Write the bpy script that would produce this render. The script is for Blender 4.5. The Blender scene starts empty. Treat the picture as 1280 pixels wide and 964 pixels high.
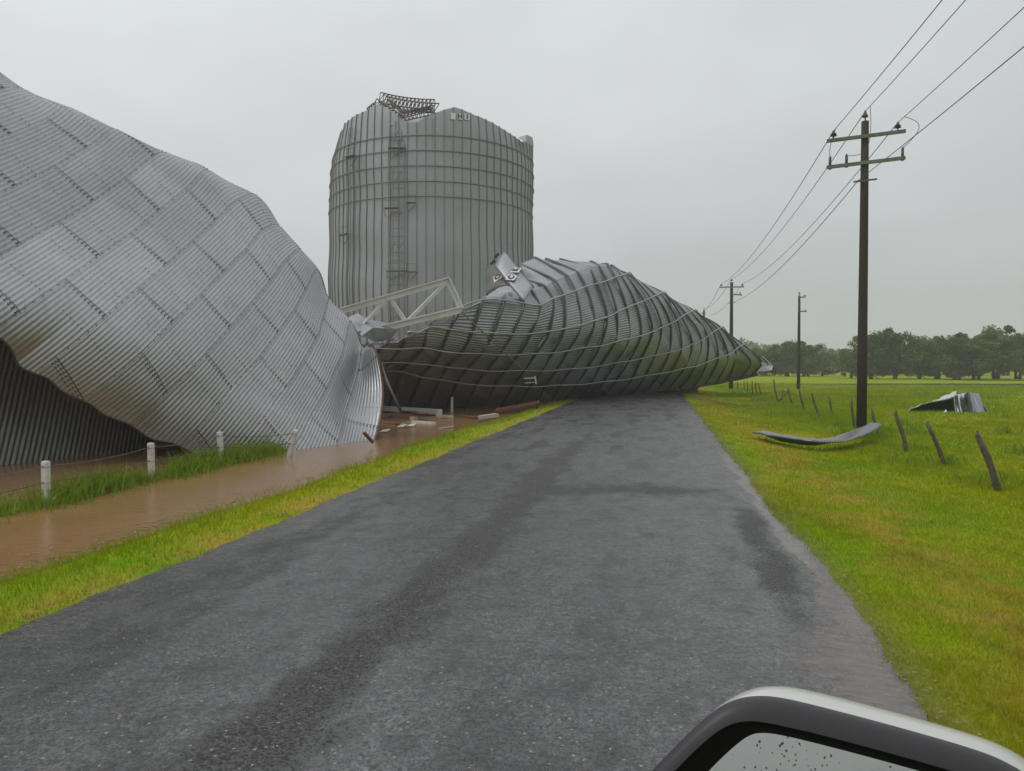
import bpy, math, random
import numpy as np

scene = bpy.context.scene
C = scene.collection

# ------------------------------------------------------------------ camera
YAW, PITCH, EYE = math.radians(10.9), math.radians(1.5), 2.0
cam_data = bpy.data.cameras.new('camera')
cam_data.sensor_width = 36.0
cam_data.lens = 27.0
cam_data.clip_start = 0.05
cam_data.clip_end = 6000.0
cam = bpy.data.objects.new('camera', cam_data)
cam.location = (0.0, 0.0, EYE)
cam.rotation_euler = (math.radians(90) - PITCH, 0.0, YAW)
C.objects.link(cam)
scene.camera = cam

# ------------------------------------------------------------------ world: heavy overcast
SUN_EL, SUN_AZ = math.radians(58), math.radians(-120)     # azimuth from +Y, clockwise
world = bpy.data.worlds.new('World')
scene.world = world
world.use_nodes = True
nt = world.node_tree
for n in list(nt.nodes):
    nt.nodes.remove(n)
def wn(t, **k):
    n = nt.nodes.new(t)
    for a, b in k.items():
        setattr(n, a, b)
    return n
out = wn('ShaderNodeOutputWorld'); bg = wn('ShaderNodeBackground')
bg.inputs['Strength'].default_value = 0.1
sky = wn('ShaderNodeTexSky', sky_type='NISHITA')
sky.sun_disc = False
sky.sun_elevation = SUN_EL; sky.sun_rotation = SUN_AZ
sky.dust_density = 3.0; sky.air_density = 1.0
hsv = wn('ShaderNodeHueSaturation'); hsv.inputs['Saturation'].default_value = 0.12
hsv.inputs['Value'].default_value = 0.7
tc = wn('ShaderNodeTexCoord'); sep = wn('ShaderNodeSeparateXYZ')
nt.links.new(tc.outputs['Generated'], sep.inputs[0])
ramp = wn('ShaderNodeValToRGB')          # cloud luminance by height in the sky
r = ramp.color_ramp
r.elements[0].position = 0.0; r.elements[0].color = (0.47, 0.49, 0.515, 1)
r.elements[1].position = 1.0; r.elements[1].color = (1.0, 1.0, 1.0, 1)
e = r.elements.new(0.45); e.color = (0.74, 0.78, 0.79, 1)
e = r.elements.new(0.2); e.color = (0.625, 0.655, 0.675, 1)
nt.links.new(sep.outputs['Z'], ramp.inputs[0])
noise = wn('ShaderNodeTexNoise'); noise.inputs['Scale'].default_value = 2.4
noise.inputs['Detail'].default_value = 3.0
mapn = wn('ShaderNodeMapping'); mapn.inputs['Scale'].default_value = (1, 1, 2.2)
nt.links.new(tc.outputs['Generated'], mapn.inputs[0]); nt.links.new(mapn.outputs[0], noise.inputs['Vector'])
mr = wn('ShaderNodeMapRange')
mr.inputs['From Min'].default_value = 0.25; mr.inputs['From Max'].default_value = 0.75
mr.inputs['To Min'].default_value = 8.9; mr.inputs['To Max'].default_value = 11.1
nt.links.new(noise.outputs[0], mr.inputs[0])
side = wn('ShaderNodeMath', operation='MULTIPLY_ADD')      # brighter towards the veiled sun
nt.links.new(sep.outputs['X'], side.inputs[0]); side.inputs[1].default_value = -1.9
nt.links.new(mr.outputs[0], side.inputs[2])
mul = wn('ShaderNodeVectorMath', operation='SCALE')
nt.links.new(ramp.outputs[0], mul.inputs[0]); nt.links.new(side.outputs[0], mul.inputs['Scale'])
mix = wn('ShaderNodeMixRGB'); mix.inputs[0].default_value = 0.9
nt.links.new(sky.outputs[0], hsv.inputs['Color'])
nt.links.new(hsv.outputs[0], mix.inputs[1]); nt.links.new(mul.outputs[0], mix.inputs[2])
nt.links.new(mix.outputs[0], bg.inputs['Color']); nt.links.new(bg.outputs[0], out.inputs[0])

sd = bpy.data.lights.new('sun', 'SUN')
sd.energy = 0.8; sd.angle = math.radians(25); sd.color = (1.0, 0.97, 0.93)
sun = bpy.data.objects.new('sun', sd); C.objects.link(sun)
sun.rotation_euler = (math.radians(90) - SUN_EL, 0.0, math.pi - SUN_AZ)
sun.location = (0, 0, 60)

vs = scene.view_settings
vs.view_transform = 'Standard'; vs.look = 'None'; vs.exposure = 0.0; vs.gamma = 1.0
vs.use_curve_mapping = False
scene.cycles.volume_bounces = 2
scene.cycles.max_bounces = 8

# ------------------------------------------------------------------ small library
rng = np.random.default_rng(7)
random.seed(7)
_fw = np.array([-math.sin(YAW)*math.cos(PITCH), math.cos(YAW)*math.cos(PITCH), -math.sin(PITCH)])
_rt = np.array([math.cos(YAW), math.sin(YAW), 0.0]); _up = np.cross(_rt, _fw)
_eye = np.array([0.0, 0.0, EYE])
def at(px, py, d):
    """survey: the point seen at (px, py) of the 1280 px photograph, d metres away"""
    return _eye + d*(_fw + _rt*(px-640)/960.0 - _up*(py-482)/960.0)
def gp(px, py, z=0.0):
    """survey: the point of the level z seen at (px, py)"""
    q = _fw + _rt*(px-640)/960.0 - _up*(py-482)/960.0
    return _eye + q*((z-EYE)/q[2])
def unit(v):
    v = np.asarray(v, float); n = np.linalg.norm(v, axis=-1, keepdims=True); return v/np.maximum(n, 1e-9)

def mesh(name, verts, faces, mats=None, smooth=False, midx=None):
    me = bpy.data.meshes.new(name)
    if isinstance(faces, np.ndarray):
        verts = np.ascontiguousarray(verts, dtype=np.float32); nf, k = faces.shape
        me.vertices.add(len(verts)); me.vertices.foreach_set('co', verts.ravel())
        me.loops.add(nf*k); me.loops.foreach_set('vertex_index', np.ascontiguousarray(faces, dtype=np.int32).ravel())
        me.polygons.add(nf); me.polygons.foreach_set('loop_start', np.arange(0, nf*k, k, dtype=np.int32))
        me.update(calc_edges=True)
    else:
        me.from_pydata([tuple(map(float, v)) for v in verts], [], faces); me.update()
    if mats is not None:
        for m in (mats if isinstance(mats, (list, tuple)) else [mats]):
            me.materials.append(m)
    if midx is not None:
        me.polygons.foreach_set('material_index', np.asarray(midx, dtype=np.int32))
    if smooth:
        me.polygons.foreach_set('use_smooth', np.ones(len(me.polygons), dtype=bool))
    return me
def link(name, me, parent=None, loc=None):
    o = bpy.data.objects.new(name, me); C.objects.link(o)
    if parent is not None: o.parent = parent
    if loc is not None: o.location = loc
    return o
def tag(o, label, cat, group=None):
    o['label'] = label; o['category'] = cat
    if group: o['group'] = group
    return o
def thing(name, label, cat, loc=(0, 0, 0), group=None):
    o = link(name, None, None, tuple(float(v) for v in loc)); o.empty_display_size = 0.3
    return tag(o, label, cat, group)
def kind(o, k, label=None):
    o['kind'] = k
    if label: o['label'] = label
    return o
def copy_tree(o, parent=None):
    c = o.copy(); C.objects.link(c)
    if parent is not None: c.parent = parent
    for ch in list(o.children): copy_tree(ch, c)
    return c

class MB:
    """collects simple solids; one build() = one mesh object. Points are world points; `o` is the thing's origin."""
    def __init__(s, o=(0, 0, 0)): s.v = []; s.f = []; s.o = np.asarray(o, float)
    def add(s, verts, faces):
        b = len(s.v); s.v += [np.asarray(p, float)-s.o for p in verts]; s.f += [[b+i for i in f] for f in faces]
    def box(s, c, size, ax=None):
        ax = np.eye(3) if ax is None else np.asarray(ax, float); h = np.asarray(size, float)/2; c = np.asarray(c, float)
        vs_ = [c+ax[0]*h[0]*i+ax[1]*h[1]*j+ax[2]*h[2]*k for i in (-1, 1) for j in (-1, 1) for k in (-1, 1)]
        s.add(vs_, [(0, 1, 3, 2), (4, 6, 7, 5), (0, 4, 5, 1), (2, 3, 7, 6), (0, 2, 6, 4), (1, 5, 7, 3)])
    def bar(s, a, b, w, h=None, up=(0, 0, 1)):
        a = np.asarray(a, float); b = np.asarray(b, float); d = unit(b-a); u = np.asarray(up, float)
        if abs(d@u) > .97: u = np.array([0, 1., 0]) if abs(d[1]) < .9 else np.array([1., 0, 0])
        x = unit(np.cross(d, u)); z = np.cross(x, d)
        s.box((a+b)/2, (w, np.linalg.norm(b-a), h or w), (x, d, z))
    def tube(s, pts, r, n=8, cap=True):
        pts = np.asarray(pts, float); m = len(pts); r = np.broadcast_to(np.asarray(r, float), (m,))
        t = np.gradient(pts, axis=0); t = unit(t); u = np.array([0, 0, 1.]) if abs(t[0][2]) < .9 else np.array([1., 0, 0])
        vs_ = []
        for i in range(m):
            x = unit(np.cross(t[i], u)); 
            if np.linalg.norm(np.cross(t[i], u)) < 1e-4: x = np.array([1., 0, 0])
            y = np.cross(x, t[i]); u = y if abs(y@t[i]) < .5 else u
            for k in range(n):
                a = 2*math.pi*k/n; vs_.append(pts[i]+r[i]*(x*math.cos(a)+y*math.sin(a)))
        fs = [(i*n+k, i*n+(k+1) % n, (i+1)*n+(k+1) % n, (i+1)*n+k) for i in range(m-1) for k in range(n)]
        if cap: fs += [tuple(range(n))[::-1], tuple((m-1)*n+k for k in range(n))]
        s.add(vs_, fs)
    def build(s, name, m, parent=None, smooth=False):
        loc = None
        o = link(name, mesh(name, s.v, s.f, m, smooth), parent)
        if parent is None: o.location = tuple(s.o)
        return o

# ------------------------------------------------------------------ materials
class Mat:
    def __init__(s, name):
        s.m = bpy.data.materials.new(name); s.m.use_nodes = True; s.t = s.m.node_tree
        s.b = next(n for n in s.t.nodes if n.type == 'BSDF_PRINCIPLED')
        s.out = next(n for n in s.t.nodes if n.type == 'OUTPUT_MATERIAL')
    def n(s, typ, ins=None, **k):
        x = s.t.nodes.new(typ)
        for a, b in k.items(): setattr(x, a, b)
        for a, b in (ins or {}).items(): s.put(x.inputs[a], b)
        return x
    def put(s, sock, v):
        if isinstance(v, bpy.types.NodeSocket): s.t.links.new(v, sock)
        elif isinstance(v, (tuple, list)) and len(v) == 3 and sock.type == 'RGBA': sock.default_value = (*v, 1)
        else: sock.default_value = v
    def set(s, **k):
        for a, b in k.items(): s.put(s.b.inputs[a.replace('_', ' ')], b)
        return s
    def pos(s, obj=False):
        return s.n('ShaderNodeTexCoord').outputs['Object'] if obj else s.n('ShaderNodeNewGeometry').outputs['Position']
    def noise(s, vec, scale, detail=2.0, rough=.5, stretch=None):
        if stretch: vec = s.n('ShaderNodeMapping', {'Vector': vec, 'Scale': stretch}).outputs[0]
        return s.n('ShaderNodeTexNoise', {'Vector': vec, 'Scale': scale, 'Detail': detail, 'Roughness': rough}).outputs[0]
    def range(s, v, a, b, c=0., d=1.):
        x = s.n('ShaderNodeMapRange', {'Value': v, 'From Min': a, 'From Max': b, 'To Min': c, 'To Max': d}); return x.outputs[0]
    def math(s, op, a, b=0.):
        x = s.n('ShaderNodeMath', operation=op); s.put(x.inputs[0], a); s.put(x.inputs[1], b); return x.outputs[0]
    def mix(s, f, a, b, mode='MIX'):
        x = s.n('ShaderNodeMixRGB', {0: f, 1: a, 2: b}, blend_type=mode); return x.outputs[0]
    def attr(s, name):
        return s.n('ShaderNodeAttribute', attribute_name=name)
    def rand(s): return s.n('ShaderNodeObjectInfo').outputs['Random']
    def bump(s, h, strength=.5, dist=.01):
        x = s.n('ShaderNodeBump', {'Height': h, 'Strength': strength, 'Distance': dist}); s.put(s.b.inputs['Normal'], x.outputs[0]); return s

def metal(name, base, rough, dirt=(.10, .08, .06), dirt_amt=.35, var=.18, metallic=.85, scale=.6, streak=(1, 1, .25)):
    s = Mat(name); p = s.pos()
    n1 = s.noise(p, scale, 4, .6); n2 = s.noise(p, 9.0, 3, .6, streak)
    f = s.range(n1, .35, .75, 0, dirt_amt)
    f2 = s.range(n2, .5, .8, 0, dirt_amt*.6)
    rv = s.range(s.rand(), 0, 1, 1-var, 1+var)
    c = s.mix(1.0, base, s.n('ShaderNodeCombineColor', {0: rv, 1: rv, 2: rv}).outputs[0], 'MULTIPLY')
    c = s.mix(f, c, dirt); c = s.mix(f2, c, dirt)
    s.set(Base_Color=c, Metallic=metallic, Roughness=s.range(n2, .3, .8, rough-.08, rough+.12))
    return s.m
def plain(name, base, rough=.6, metallic=0., amt=.3, scale=6., dark=None, bump=0.):
    s = Mat(name); n1 = s.noise(s.pos(), scale, 4, .6)
    dk = dark or tuple(v*.45 for v in base)
    s.set(Base_Color=s.mix(s.range(n1, .35, .75, 0, amt*2), base, dk), Roughness=rough, Metallic=metallic)
    if bump: s.bump(n1, bump, .02)
    return s.m

M_GALV = metal('galvanised_sheet', (.405, .42, .44), .42, dirt_amt=.2, var=.05)
M_GALV_SHADE = metal('galvanised_sheet_shaded', (.345, .36, .38), .45, dirt_amt=.22, var=.06)  # same sheet darkened: shade of the turned-away upper rows put into the colour
M_GALV_MID = metal('galvanised_sheet_wet', (.365, .37, .405), .40, dirt=(.07, .07, .06), dirt_amt=.3, var=.06, metallic=.8)
M_GALV_SILO = metal('galvanised_sheet_weathered', (.33, .355, .37), .5, dirt=(.10, .10, .09), dirt_amt=.2, var=.02, metallic=.7, scale=.15)
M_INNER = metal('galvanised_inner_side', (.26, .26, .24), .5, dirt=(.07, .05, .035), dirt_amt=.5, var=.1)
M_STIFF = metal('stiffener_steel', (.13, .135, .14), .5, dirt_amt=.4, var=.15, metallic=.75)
M_STIFF_SILO = metal('stiffener_steel_weathered', (.21, .225, .23), .55, dirt_amt=.3, var=.1, metallic=.6)
M_RING = metal('wind_ring_pipe', (.40, .42, .42), .38, dirt_amt=.3, var=.1)
M_TRUSS = metal('truss_steel', (.68, .69, .70), .5, dirt=(.30, .235, .22), dirt_amt=.4, var=.08, metallic=.35)
M_WRECK = metal('dark_wreck_steel', (.12, .11, .10), .6, dirt=(.10, .06, .04), dirt_amt=.5, var=.3, metallic=.5)
M_BOLT = plain('bolt_rubber', (.035, .035, .035), .6)
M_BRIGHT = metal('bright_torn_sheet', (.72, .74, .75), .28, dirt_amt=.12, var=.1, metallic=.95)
M_RUST = plain('rusty_edge', (.16, .07, .035), .75, .2, .4, 8.)
M_WHITE = plain('white_sign_paint', (.74, .74, .72), .5, 0, .12, 5., (.45, .44, .4))
M_BLACK = plain('black_letter_paint', (.02, .02, .02), .5)
M_POSTW = plain('white_post_paint', (.66, .66, .62), .6, 0, .3, 7., (.30, .28, .22))
M_POLE = plain('creosoted_pole', (.040, .028, .024), .75, 0, .4, 5., (.02, .014, .012), .4)
M_ARM = plain('weathered_crossarm', (.20, .20, .17), .8, 0, .4, 9., (.08, .08, .07), .3)
M_INSUL = plain('brown_insulator', (.06, .045, .04), .3)
M_CABLE = plain('aluminium_cable', (.10, .10, .10), .6)
M_OLDWOOD = plain('old_fence_wood', (.16, .13, .10), .9, 0, .5, 12., (.04, .03, .025), .6)
M_WIRE = plain('fence_wire', (.16, .15, .14), .5, .6)
M_PLANK = plain('wet_red_timber', (.20, .085, .05), .6, 0, .4, 9.)
M_PALE = plain('pale_debris', (.48, .42, .36), .7, 0, .3, 9.)
M_ROPE = plain('yellow_rope', (.20, .16, .06), .8)
M_BARK = plain('oak_bark', (.055, .05, .045), .9, 0, .4, 4., None, .5)
# ------------------------------------------------------------------ setting: ground, road, flood water
WATER = -0.25
def wob(x, y):
    return (np.sin(x*.9+1.3*np.sin(y*.31))*np.cos(y*.73+.6*np.sin(x*.4))*.5+np.sin(x*2.3+y*1.1)*.25+np.sin(x*.23-y*.17)*.6)
_tx = np.array([-600, -80, -68, -12, -10.7, -9.8, -9.0, -8.2, -6.75, -5.5, -4.95, -4.6, 1.2, 1.55, 2.4, 4.5, 6.5, 9, 14, 700.])
_tz = np.array([0, 0, -.7, -.65, -.36, -.23, -.36, -.55, -.27, -.05, -.03, -.09, -.09, -.02, -.03, -.17, -.2, -.12, -.1, -.1])
def tz(x, y):
    x = np.asarray(x, float); y = np.asarray(y, float)
    sh = np.where((x < -5) & (x > -9), .14*np.sin(y*.35)+.06*np.sin(y*1.3), 0)        # the shore line wanders
    z = np.interp(x+sh, _tx, _tz)
    f = np.clip((y-80)/12, 0, 1)
    z = np.where(x < -5, z*(1-f)-.03*f, z)
    off = np.clip(np.maximum(x-1.6, -5.0-x)/1.5, 0, 1)
    return z+.022*off*wob(x, y)

GREEN_A, GREEN_B, GREEN_C, STRAW = (.175, .305, .002), (.30, .335, .002), (.115, .205, .002), (.42, .30, .05)
def grass_colour(s, fine):
    p = s.pos()
    a = s.noise(p, .22, 4, .6); b = s.noise(p, 1.3, 4, .65); c_ = s.noise(p, fine, 3, .6)
    c = s.mix(s.range(a, .38, .62), GREEN_A, GREEN_B)
    c = s.mix(s.range(b, .52, .72, 0, .8), c, GREEN_C)
    sx = s.n('ShaderNodeSeparateXYZ', {0: p}).outputs['X']
    yl = s.math('SUBTRACT', 1.0, s.math('MULTIPLY', s.math('ABSOLUTE', s.math('SUBTRACT', sx, 2.75)), .85))      # mown, yellower band beside the road
    yl2 = s.math('SUBTRACT', 1.0, s.math('MULTIPLY', s.math('ABSOLUTE', s.math('ADD', sx, 5.0)), 1.6))
    band = s.math('MAXIMUM', s.math('MAXIMUM', yl, yl2), 0.)
    st = s.math('MULTIPLY', s.range(s.noise(p, .8, 4, .7), .40, .64), s.math('ADD', s.math('MULTIPLY', band, .85), .22))
    brown = s.math('MULTIPLY', s.range(s.noise(p, 2.1, 4, .7), .56, .70), s.math('ADD', s.math('MULTIPLY', band, .5), .25))
    c = s.mix(st, c, STRAW)
    c = s.mix(brown, c, (.20, .13, .045))
    return s.mix(s.range(c_, .3, .7, 0, .5), c, s.mix(.45, c, (.07, .08, .003)))
s = Mat('field_ground')
gc = grass_colour(s, 14.)
sx = s.n('ShaderNodeSeparateXYZ', {0: s.pos()})
mudf = s.range(s.math('ADD', sx.outputs['Z'], s.range(s.noise(s.pos(), 3., 3), .3, .7, -.03, .03)), -.21, -.27, 0, 1)   # bare mud below the flood line
flat_band = s.math('MULTIPLY', s.range(sx.outputs['X'], -4.3, -4.9, 1, 0), s.range(sx.outputs['X'], 1.9, 1.35, 0, 1))
c = s.mix(s.math('MULTIPLY', mudf, s.range(sx.outputs['X'], -5.5, -6.2, 0, 1)), gc, (.10, .06, .035))
c = s.mix(flat_band, c, (.13, .105, .08))
s.set(Base_Color=c, Roughness=.95, Specular_IOR_Level=.1); s.bump(s.noise(s.pos(), 30., 4, .7), .8, .03)
M_GROUND = s.m
s = Mat('grass_blades'); s.set(Base_Color=grass_colour(s, 40.), Roughness=.7, Specular_IOR_Level=.06)
tr = s.n('ShaderNodeBsdfTranslucent', {'Color': s.mix(1., grass_colour(s, 40.), (1.4, 1.4, .8), 'MULTIPLY')})
mx = s.n('ShaderNodeMixShader', {0: .35, 1: s.b.outputs[0], 2: tr.outputs[0]}); s.t.links.new(mx.outputs[0], s.out.inputs[0])
M_GRASS = s.m
s = Mat('weed_blades'); p = s.pos()
wc = s.mix(s.range(s.noise(p, 6., 3), .35, .65), (.12, .25, .012), (.27, .34, .04)); wc = s.mix(s.range(s.noise(p, 15., 2), .6, .75, 0, .6), wc, (.22, .19, .06))
s.set(Base_Color=wc, Roughness=.7, Specular_IOR_Level=.05)
tr = s.n('ShaderNodeBsdfTranslucent', {'Color': wc}); mx = s.n('ShaderNodeMixShader', {0: .35, 1: s.b.outputs[0], 2: tr.outputs[0]}); s.t.links.new(mx.outputs[0], s.out.inputs[0])
M_WEED = s.m

def steps(a):
    o = []
    for lo, hi, st in a: o += list(np.arange(lo, hi, st))
    return np.array(o+[a[-1][1]])
gx = steps([(-600, -100, 50), (-100, -12, 4), (-12, 12, .2), (12, 30, 1.), (30, 100, 5), (100, 600, 50)])
gy = steps([(-300, -20, 20), (-20, 2, 1), (2, 40, .3), (40, 90, 1.), (90, 200, 5), (200, 900, 50)])
def grid_mesh(name, X, Y, Z, m, smooth=True):
    ny, nx = X.shape; idx = np.arange(ny*nx).reshape(ny, nx)
    f = np.stack([idx[:-1, :-1], idx[:-1, 1:], idx[1:, 1:], idx[1:, :-1]], -1).reshape(-1, 4)
    return mesh(name, np.stack([X, Y, Z], -1).reshape(-1, 3), f, m, smooth)
GX, GY = np.meshgrid(gx, gy)
kind(link('ground', grid_mesh('ground', GX, GY, tz(GX, GY), M_GROUND)), 'structure', 'green grassy field and verges on both sides of the road')

# road: chip-seal, wet; masks for the stripped coarse patches and for the mud film are attributes
def smooth(a, b, x): t = np.clip((x-a)/(b-a), 0, 1); return t*t*(3-2*t)
ry = steps([(-30, 2, .5), (2, 26, .08), (26, 60, .25), (60, 420, 6)])
ru = np.linspace(0, 1, 84)
RU, RY = np.meshgrid(ru, ry)
edgeL = -4.84+.03*np.sin(ry*.9)+.02*np.sin(ry*2.7+1)+.015*np.sin(ry*7.1)+.012*np.sin(ry*19.)
edgeR = 1.56+.03*np.sin(ry*.8+2)+.02*np.sin(ry*2.2)+.02*np.sin(ry*6.3+.5)+.015*np.sin(ry*17.3)+.12*np.exp(-((ry-8.2)/1.8)**2)
RX = edgeL[:, None]*(1-RU)+edgeR[:, None]*RU
RZ = .012+.05*(1-((RX+1.68)/3.2)**2)-.035*(np.abs(RU-.5)*2)**12
RZ = RZ-.012*np.exp(-((RX-.35)/.45)**2)-.012*np.exp(-((RX+3.2)/.5)**2)
me = None
nse = wob(RX*3.1, RY*2.7)*.16
cs = 1.1*smooth(.48, .03, np.abs(RX+1.98+.06*np.sin(RY*.5))+nse*.75+.05*np.sin(RY*3.7)*np.sin(RX*9))*smooth(34, 12, RY)
wt = .75*smooth(.75, .1, np.abs(RX+3.9)+nse*.5)*smooth(16, 6, RY)
cb = .85*smooth(.9, .05, np.abs(RY-12.0-.18*(RX+1))+nse*1.4)*smooth(-2.4, -1.6, RX)*smooth(1.25, .95, RX+nse*.5)
rp = smooth(.30, .03, np.abs(RX-1.12-nse*.5)/1.0)*smooth(5.6, 7.3, RY+nse*2)*smooth(12.6, 9.4, RY)
lf = .45*smooth(.5, .1, np.abs(RX+4.0)+nse)*smooth(20, 8, RY)
coarse = np.clip(np.maximum.reduce([cs, cb, rp, lf, wt*.5]), 0, 1)
mudm = smooth(.40, .12, (edgeR[:, None]-RX)+nse*.7)*smooth(22, 14, RY)
mudm = np.maximum(mudm, .6*smooth(.9, .3, (edgeR[:, None]-RX)+nse)*smooth(6.9, 5.8, RY))
road_me = grid_mesh('road', RX, RY, RZ, None)
for nm, arr in (('coarse', coarse), ('mud', mudm)):
    at_ = road_me.attributes.new(nm, 'FLOAT', 'POINT'); at_.data.foreach_set('value', arr.astype(np.float32).ravel())
s = Mat('wet_chip_seal'); p = s.pos()
ag = s.n('ShaderNodeTexVoronoi', {'Vector': p, 'Scale': 75.}).outputs['Distance']
agc = s.n('ShaderNodeTexVoronoi', {'Vector': p, 'Scale': 75.}).outputs['Color']
spk0 = s.n('ShaderNodeSeparateColor', {0: agc}).outputs[1]
f1 = s.noise(p, 130., 2, .6); f2 = s.noise(p, 3.2, 5, .65, (1.0, .55, 1)); f3 = s.noise(p, .5, 4, .6, (1.2, .35, 1)); f4 = s.noise(p, 9., 4, .7, (.5, 1.6, 1))
co = s.math('ADD', s.math('ADD', s.attr('coarse').outputs['Fac'], s.range(f2, .3, .7, -.42, .42)), s.range(spk0, 0., 1., -.32, .32)); co = s.range(co, .28, .72)
mu = s.math('ADD', s.attr('mud').outputs['Fac'], s.range(f2, .3, .7, -.3, .3)); mu = s.math('ADD', mu, s.range(s.noise(p, 22., 3), .3, .7, -.12, .12)); mu = s.range(mu, .35, .6)
c = s.mix(s.range(f3, .35, .65), (.066, .067, .070), (.100, .100, .103))
c = s.mix(s.range(f2, .45, .75, 0, .5), c, (.036, .036, .038))
c = s.mix(1.0, c, s.n('ShaderNodeCombineColor', {0: s.range(spk0, 0, 1, .5, 1.5), 1: s.range(spk0, 0, 1, .5, 1.5), 2: s.range(spk0, 0, 1, .5, 1.5)}).outputs[0], 'MULTIPLY')
big = s.n('ShaderNodeTexVoronoi', {'Vector': p, 'Scale': 32.}).outputs['Color']; bigv = s.range(s.n('ShaderNodeSeparateColor', {0: big}).outputs[0], 0, 1, .72, 1.28)
c = s.mix(1.0, c, s.n('ShaderNodeCombineColor', {0: bigv, 1: bigv, 2: bigv}).outputs[0], 'MULTIPLY')
dash = s.noise(p, 2.6, 5, .7, (.42, 2.4, 1)); syv = s.n('ShaderNodeSeparateXYZ', {0: p}).outputs['Y']
c = s.mix(s.math('MULTIPLY', s.range(dash, .56, .68, 0, .75), s.range(syv, 4., 13., .55, 1.)), c, (.022, .022, .024))
spk = s.n('ShaderNodeSeparateColor', {0: agc}).outputs[0]
c = s.mix(co, c, s.mix(s.range(spk, .2, .95), (.010, .010, .011), (.095, .094, .092)))
c = s.mix(s.math('GREATER_THAN', spk, .994), c, (.30, .27, .22))
c = s.mix(mu, c, s.mix(s.range(f4, .35, .65), (.145, .125, .115), (.085, .070, .065)))
rg = s.range(f4, .38, .68, .20, .42)
film = s.math('MULTIPLY', s.range(s.noise(p, .9, 5, .65, (1.6, .5, 1)), .50, .62), s.range(spk0, 0, .9, .6, 1)); rg = s.n('ShaderNodeMix', {0: film, 2: rg, 3: .11}).outputs[0]
rg = s.n('ShaderNodeMix', {0: co, 2: rg, 3: .62}).outputs[0]
rg = s.n('ShaderNodeMix', {0: mu, 2: rg, 3: .22}).outputs[0]
s.set(Base_Color=c, Roughness=rg, IOR=1.5)
h = s.math('ADD', s.math('MULTIPLY', ag, s.math('ADD', s.math('MULTIPLY', co, 1.4), .35)), s.math('ADD', s.math('MULTIPLY', f1, .35), s.math('MULTIPLY', f4, 1.3)))
h = s.math('MULTIPLY', h, s.math('SUBTRACT', 1.0, s.math('MULTIPLY', s.math('MAXIMUM', mu, s.math('MULTIPLY', film, .75)), .8)))
s.bump(h, .6, .012)
road_me.materials.append(s.m)
kind(link('road', road_me), 'structure', 'wet grey chip-seal country road')

# flood water on the left of the road, and standing water far out in the field
s = Mat('muddy_flood_water'); p = s.pos()
w1 = s.noise(p, 5., 3, .6, (1, 1.4, 1)); w2 = s.noise(p, 26., 2, .6); dr = s.n('ShaderNodeTexVoronoi', {'Vector': p, 'Scale': 5.5}).outputs['Distance']
ringd = s.math('SINE', s.math('MULTIPLY', dr, 70.)); ring = s.math('MULTIPLY', ringd, s.range(dr, .0, .28, 1, 0))
s.set(Base_Color=s.mix(s.range(s.noise(p, .35, 4, .6), .35, .65), (.265, .145, .062), (.31, .185, .090)), Roughness=.07, IOR=1.33)
s.bump(s.math('ADD', s.math('ADD', s.math('MULTIPLY', w1, .7), s.math('MULTIPLY', w2, .35)), s.math('MULTIPLY', ring, .16)), .6, .016)
M_FLOOD = s.m
wx = steps([(-79, -15, 4), (-15, -5.2, .5)]); wy = steps([(-40, 0, 4), (0, 80, 1), (80, 86, 2)])
WX, WY = np.meshgrid(wx, wy)
kind(link('flood_water', grid_mesh('flood_water', WX, WY, WX*0+WATER, M_FLOOD)), 'structure', 'brown muddy flood water filling the ditch beside the road')
s = Mat('standing_rain_water'); s.set(Base_Color=(.13, .12, .10), Roughness=.12, IOR=1.33); s.bump(s.noise(s.pos(), 3., 3), .2, .02)
ang = np.linspace(0, 2*math.pi, 60, endpoint=False)
def pool(cx, cy, rx, ry_, seed, z):
    q = np.random.default_rng(seed); ph = q.uniform(0, 6, 5)
    rr = 1+.16*np.sin(3*ang+ph[0])+.1*np.sin(5*ang+ph[1])+.07*np.sin(9*ang+ph[2])+.04*np.sin(14*ang+ph[3])
    v = [(cx+rx*rr[i]*math.cos(ang[i]), cy+ry_*rr[i]*math.sin(ang[i]), z) for i in range(60)]
    return v
for k, (cx, cy, rx, ry_) in enumerate([(48, 92, 26, 4.2), (19.5, 88, 5.5, 1.2), (58, 118, 20, 2.2)]):
    v = pool(cx, cy, rx, ry_, k, -.045)
    kind(link('standing_water', mesh('standing_water', v, [list(range(60))], s.m)), 'structure', 'shallow grey sheet of rain water standing in the far field')

# ------------------------------------------------------------------ grass (nobody could count it)
def tri_blades(name, x, y, hgt, wid, lean, m):
    n = len(x); z = tz(x, y); a = rng.uniform(0, 2*math.pi, n); la = rng.uniform(0, 2*math.pi, n)
    b = np.stack([x, y, z-.01], -1); dx = np.stack([np.cos(a), np.sin(a), a*0], -1)*wid[:, None]*.5
    tip = b+np.stack([np.cos(la)*lean*hgt, np.sin(la)*lean*hgt, hgt], -1)
    v = np.stack([b-dx, b+dx, tip], 1).reshape(-1, 3); f = np.arange(3*n).reshape(n, 3)
    return link(name, mesh(name, v, f, m))
def field_points(n, d0, d1, a0, a1):
    u = rng.random(n); d = d0*(d1/d0)**u; a = np.radians(rng.uniform(a0, a1, n)); return d*np.sin(a), d*np.cos(a), d
x, y, d = field_points(430000, 3.4, 95., -3., 37.)
keep = (x > 1.50+.03*np.sin(y*.8+2)+.12*np.exp(-((y-8.2)/1.8)**2)+.05*np.sin(y*2.2)*np.sin(y*1.3)+.05*wob(x*5, y*6)+rng.exponential(.05, len(x))-.06) & (y > 0)
x, y, d = x[keep], y[keep], d[keep]
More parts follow.
